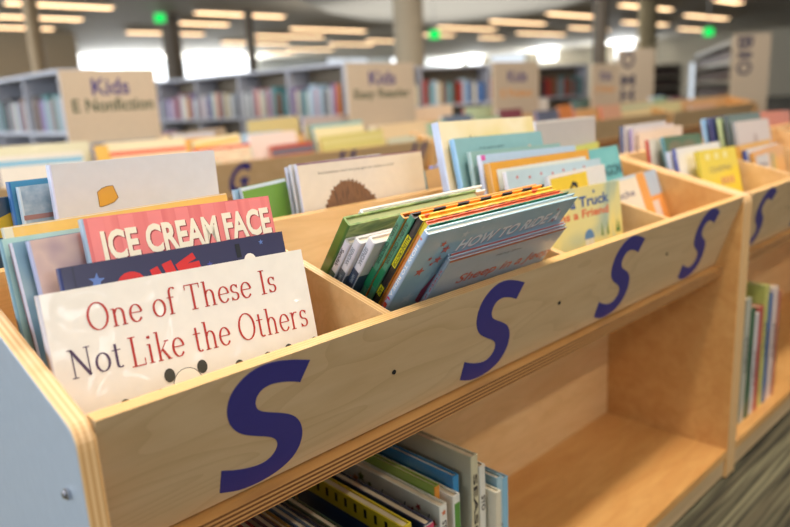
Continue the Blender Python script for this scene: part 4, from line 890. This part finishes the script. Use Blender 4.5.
# ------------------------------------------------------------------ books on the lower shelves, spines to the aisle
def shelf_book(x, y, h, t, w_, cover, spine, label, lean=0., deco=None, zs=-.6048):
    """stands upright, spine to the front, cover facing left"""
    # cover x axis runs back along +Y when the spine faces -Y ; front cover normal is -X
    root = empty('picture_book', (x, y, zs), (0, lean, 0)); tag(root, label, 'book')
    c = min(.0025, t * .22)
    poly = [(0, w_), (0, .002), (.0006, .0006), (.002, 0), (t - .002, 0), (t - .0006, .0006), (t, .002), (t, w_), (t - c, w_), (t - c, c * 1.3), (c, c * 1.3), (c, w_)]
    mb = MB(); mb.prism(poly, 0, h, 2, 0)
    for fi in range(2, len(mb.f)):
        if fi - 2 in (1, 2, 3, 4, 5): mb.m[fi] = 1
    mb.build('cover', [cover, spine], root)
    MB().box((c, c * 1.3, .003), (t - c, w_ - .004, h - .0035)).build('pages', PAGED, root)
    def side(name, polys, col):
        m2 = MB()
        for p_ in polys: m2.add([(-.0003, a, h - b_) for a, b_ in p_], [list(range(len(p_)))])
        m2.build(name, col if isinstance(col, bpy.types.Material) else plain(col, .45, .5), root)
    def sp(name, polys, col):
        m2 = MB()
        for p_ in polys: m2.add([(a, -.0003, h - b_) for a, b_ in p_], [list(range(len(p_)))])
        m2.build(name, plain(col, .45, .5), root)
    def sptext(s_, d0, d1, col):
        vs, fs = text_mesh(s_, .02); m2 = MB()
        m2.add([(t * .2 + b_ * t * .6, -.0005, h - (d0 + a * (d1 - d0))) for a, b_ in vs], fs); m2.build('spine_lettering', plain(col, .5), root)
    if deco: deco(side, sp, sptext, h, t, w_)
    return root
LEAF = art([(.80, .80, .74), (.83, .82, .76)], 20, .4, .4)
def deco_leaf(side, sp, st, h, t, w_):
    cols = [(.75, .25, .15), (.80, .50, .15), (.45, .48, .18), (.62, .20, .14)]
    rnd = random.Random(5)
    for i in range(16):
        a, b_, r_ = rnd.uniform(.01, w_ - .01), rnd.uniform(.012, .10), rnd.uniform(.006, .010)
        side('printed_leaf', [star(a, b_, r_, rnd.uniform(0, 60))], cols[i % 4])
    for i in range(3): side('drawn_branch', [[(.02 + i * .05, .02), (.022 + i * .05, .02), (.05 + i * .05, .09), (.048 + i * .05, .09)]], (.3, .36, .34))
    sp('spine_leaf', [star(t / 2, .012, t * .35)], (.8, .4, .15)); st('STORIES', .025, .07, (.25, .2, .2))
def st_(txt, col=(.25, .22, .2), a=.02, b_=.12): return lambda side, sp, st, h, t, w_: st(txt, a, b_, col)
def deco_yel(side, sp, st, h, t, w_):
    side('dark_stitches', [rect(.01 + i * .022, .006, .016 + i * .022, .02) for i in range(9)], (.1, .1, .08)); side('lower_art', [rect(.002, .03, w_ - .002, h - .01)], (.12, .22, .40))
def deco_navy(side, sp, st, h, t, w_):
    side('orange_art', [star(.045, .03, .016, 10), ell(.03, .05, .012, .012)], (.85, .45, .15)); sp('spine_label', [rect(0, .002, t, .014)], (.80, .25, .38))
LOW = [(.549, .05, -.276, .0155, (.76, .72, .60), (.80, .76, .62), 'tall aged cream book, tallest on the lower shelf', st_('SEASONS', a=.03, b_=.20)),
       (.567, .05, -.300, .0145, (.84, .82, .76), (.86, .84, .78), 'aged white book directly right of the tall cream one on the lower shelf', st_('STO', a=.05, b_=.075)),
       (.588, .035, -.347, .0125, (.84, .82, .74), (.84, .80, .70), 'short worn white book between the aged white and pale blue ones', None),
       (.604, .045, -.334, .0135, (.50, .64, .70), (.62, .74, .78), 'pale blue grey book second from the right on the lower shelf', st_('STO', a=.08, b_=.11)),
       (.622, .05, -.345, .0155, (.45, .62, .72), (.52, .72, .82), 'sky blue book at the right end of the lower shelf row', st_('STO', a=.09, b_=.12)),
       (.5255, .065, -.303, .012, (.18, .48, .68), (.22, .55, .75), 'bright blue book left of the tall cream one on the lower shelf', None),
       (.507, .05, -.322, .0155, (.86, .84, .78), (.86, .85, .80), 'white book with a green spine label on the lower shelf', lambda side, sp, st, h, t, w_: (sp('green_label', [rect(.002, .012, t - .002, .09)], (.35, .55, .22)), st('STORY', .10, .14, (.2, .2, .2)))),
       (.4955, .075, -.310, .0105, (.55, .66, .28), (.86, .55, .18), 'lime green book with an orange top edge on the lower shelf', None),
       (.478, .05, -.324, .0155, (.80, .80, .74), (.88, .87, .82), 'white book printed with autumn leaves on the lower shelf', deco_leaf),
       (.447, .05, -.338, .0165, (.12, .17, .30), (.82, .78, .72), 'navy book with orange art and a pink spine label on the lower shelf', deco_navy),
       (.428, .06, -.345, .0125, (.16, .26, .28), (.3, .4, .4), 'dark green book left of the navy one on the lower shelf', None),
       (.405, .05, -.320, .0165, (.80, .72, .15), (.78, .70, .2), 'yellow rimmed book with dark stitches on the lower shelf', deco_yel)]
for x, y, zt, t, c1, c2, lb, dc in LOW:
    shelf_book(x, y, zt + .6048, t, .25, LEAF if dc is deco_leaf else J(c1, .4), J(c2, .3), lb, 0., dc)
DK = [('maroon', (.42, .10, .10)), ('indigo', (.12, .14, .28)), ('forest', (.12, .24, .16)), ('charcoal', (.14, .13, .14)), ('crimson', (.60, .14, .12)), ('plum', (.30, .14, .24)), ('ochre', (.66, .50, .18)), ('steel blue', (.22, .34, .46))]  # shade of the lower shelf is put into these dark colours
x = .06
i = 0
while x < .385:
    nm, c_ = DK[i % 8]; t = random.uniform(.012, .022)
    if x + t > .39: break
    nxt = DK[(i + 1) % 8][0]; prv = DK[(i - 1) % 8][0]
    depth_ = ('left', 'middle', 'right')[min(2, i // 8)]
    shelf_book(x, random.uniform(.045, .09), random.uniform(.24, .30), t - .0015, .24, J(c_, .4), J(tuple(min(1, v * 1.4) for v in c_), .3),
               '%s book between %s and %s ones, %s third of the dark lower run' % (nm, prv, nxt, depth_), 0., lambda side, sp, st, h, t2, w_: side('top_band', [rect(.002, .004, w_ - .002, .012)], (.75, .70, .60)))
    x += t; i += 1
RS = [(1.555, -.37, .018, (.84, .84, .84), (.88, .88, .88), 'white spined book at the left end of the lower shelf in the joined bin'),
      (1.580, -.275, .022, (.55, .58, .50), (.72, .72, .66), 'pale grey green tall book on the lower shelf of the joined bin'),
      (1.606, -.31, .018, (.12, .32, .20), (.14, .36, .24), 'dark green spined book on the lower shelf of the joined bin'),
      (1.628, -.33, .016, (.80, .78, .76), (.82, .80, .80), 'off white spined book right of the dark green one, joined bin lower shelf'),
      (1.648, -.32, .018, (.68, .25, .22), (.74, .32, .28), 'brick red spined book on the lower shelf of the joined bin'),
      (1.670, -.27, .016, (.72, .74, .40), (.76, .76, .42), 'yellow green spined book on the lower shelf of the joined bin'),
      (1.690, -.30, .018, (.22, .36, .56), (.28, .42, .62), 'blue spined book on the lower shelf of the joined bin'),
      (1.714, -.29, .020, (.86, .78, .74), (.88, .80, .76), 'pinkish white spined book at the right end, joined bin lower shelf'),
      (1.738, -.31, .014, (.66, .36, .28), (.72, .40, .32), 'rust spined book behind the pinkish white one, joined bin lower shelf')]
for x, zt, t, c1, c2, lb in RS: shelf_book(1.53 + (x - 1.555) * 1.45, .03, zt + .6048, t * 1.4, .22, J(c1, .3), J(c2, .3), lb, 0., st_('STORY', (.3, .3, .3), .1, .2))
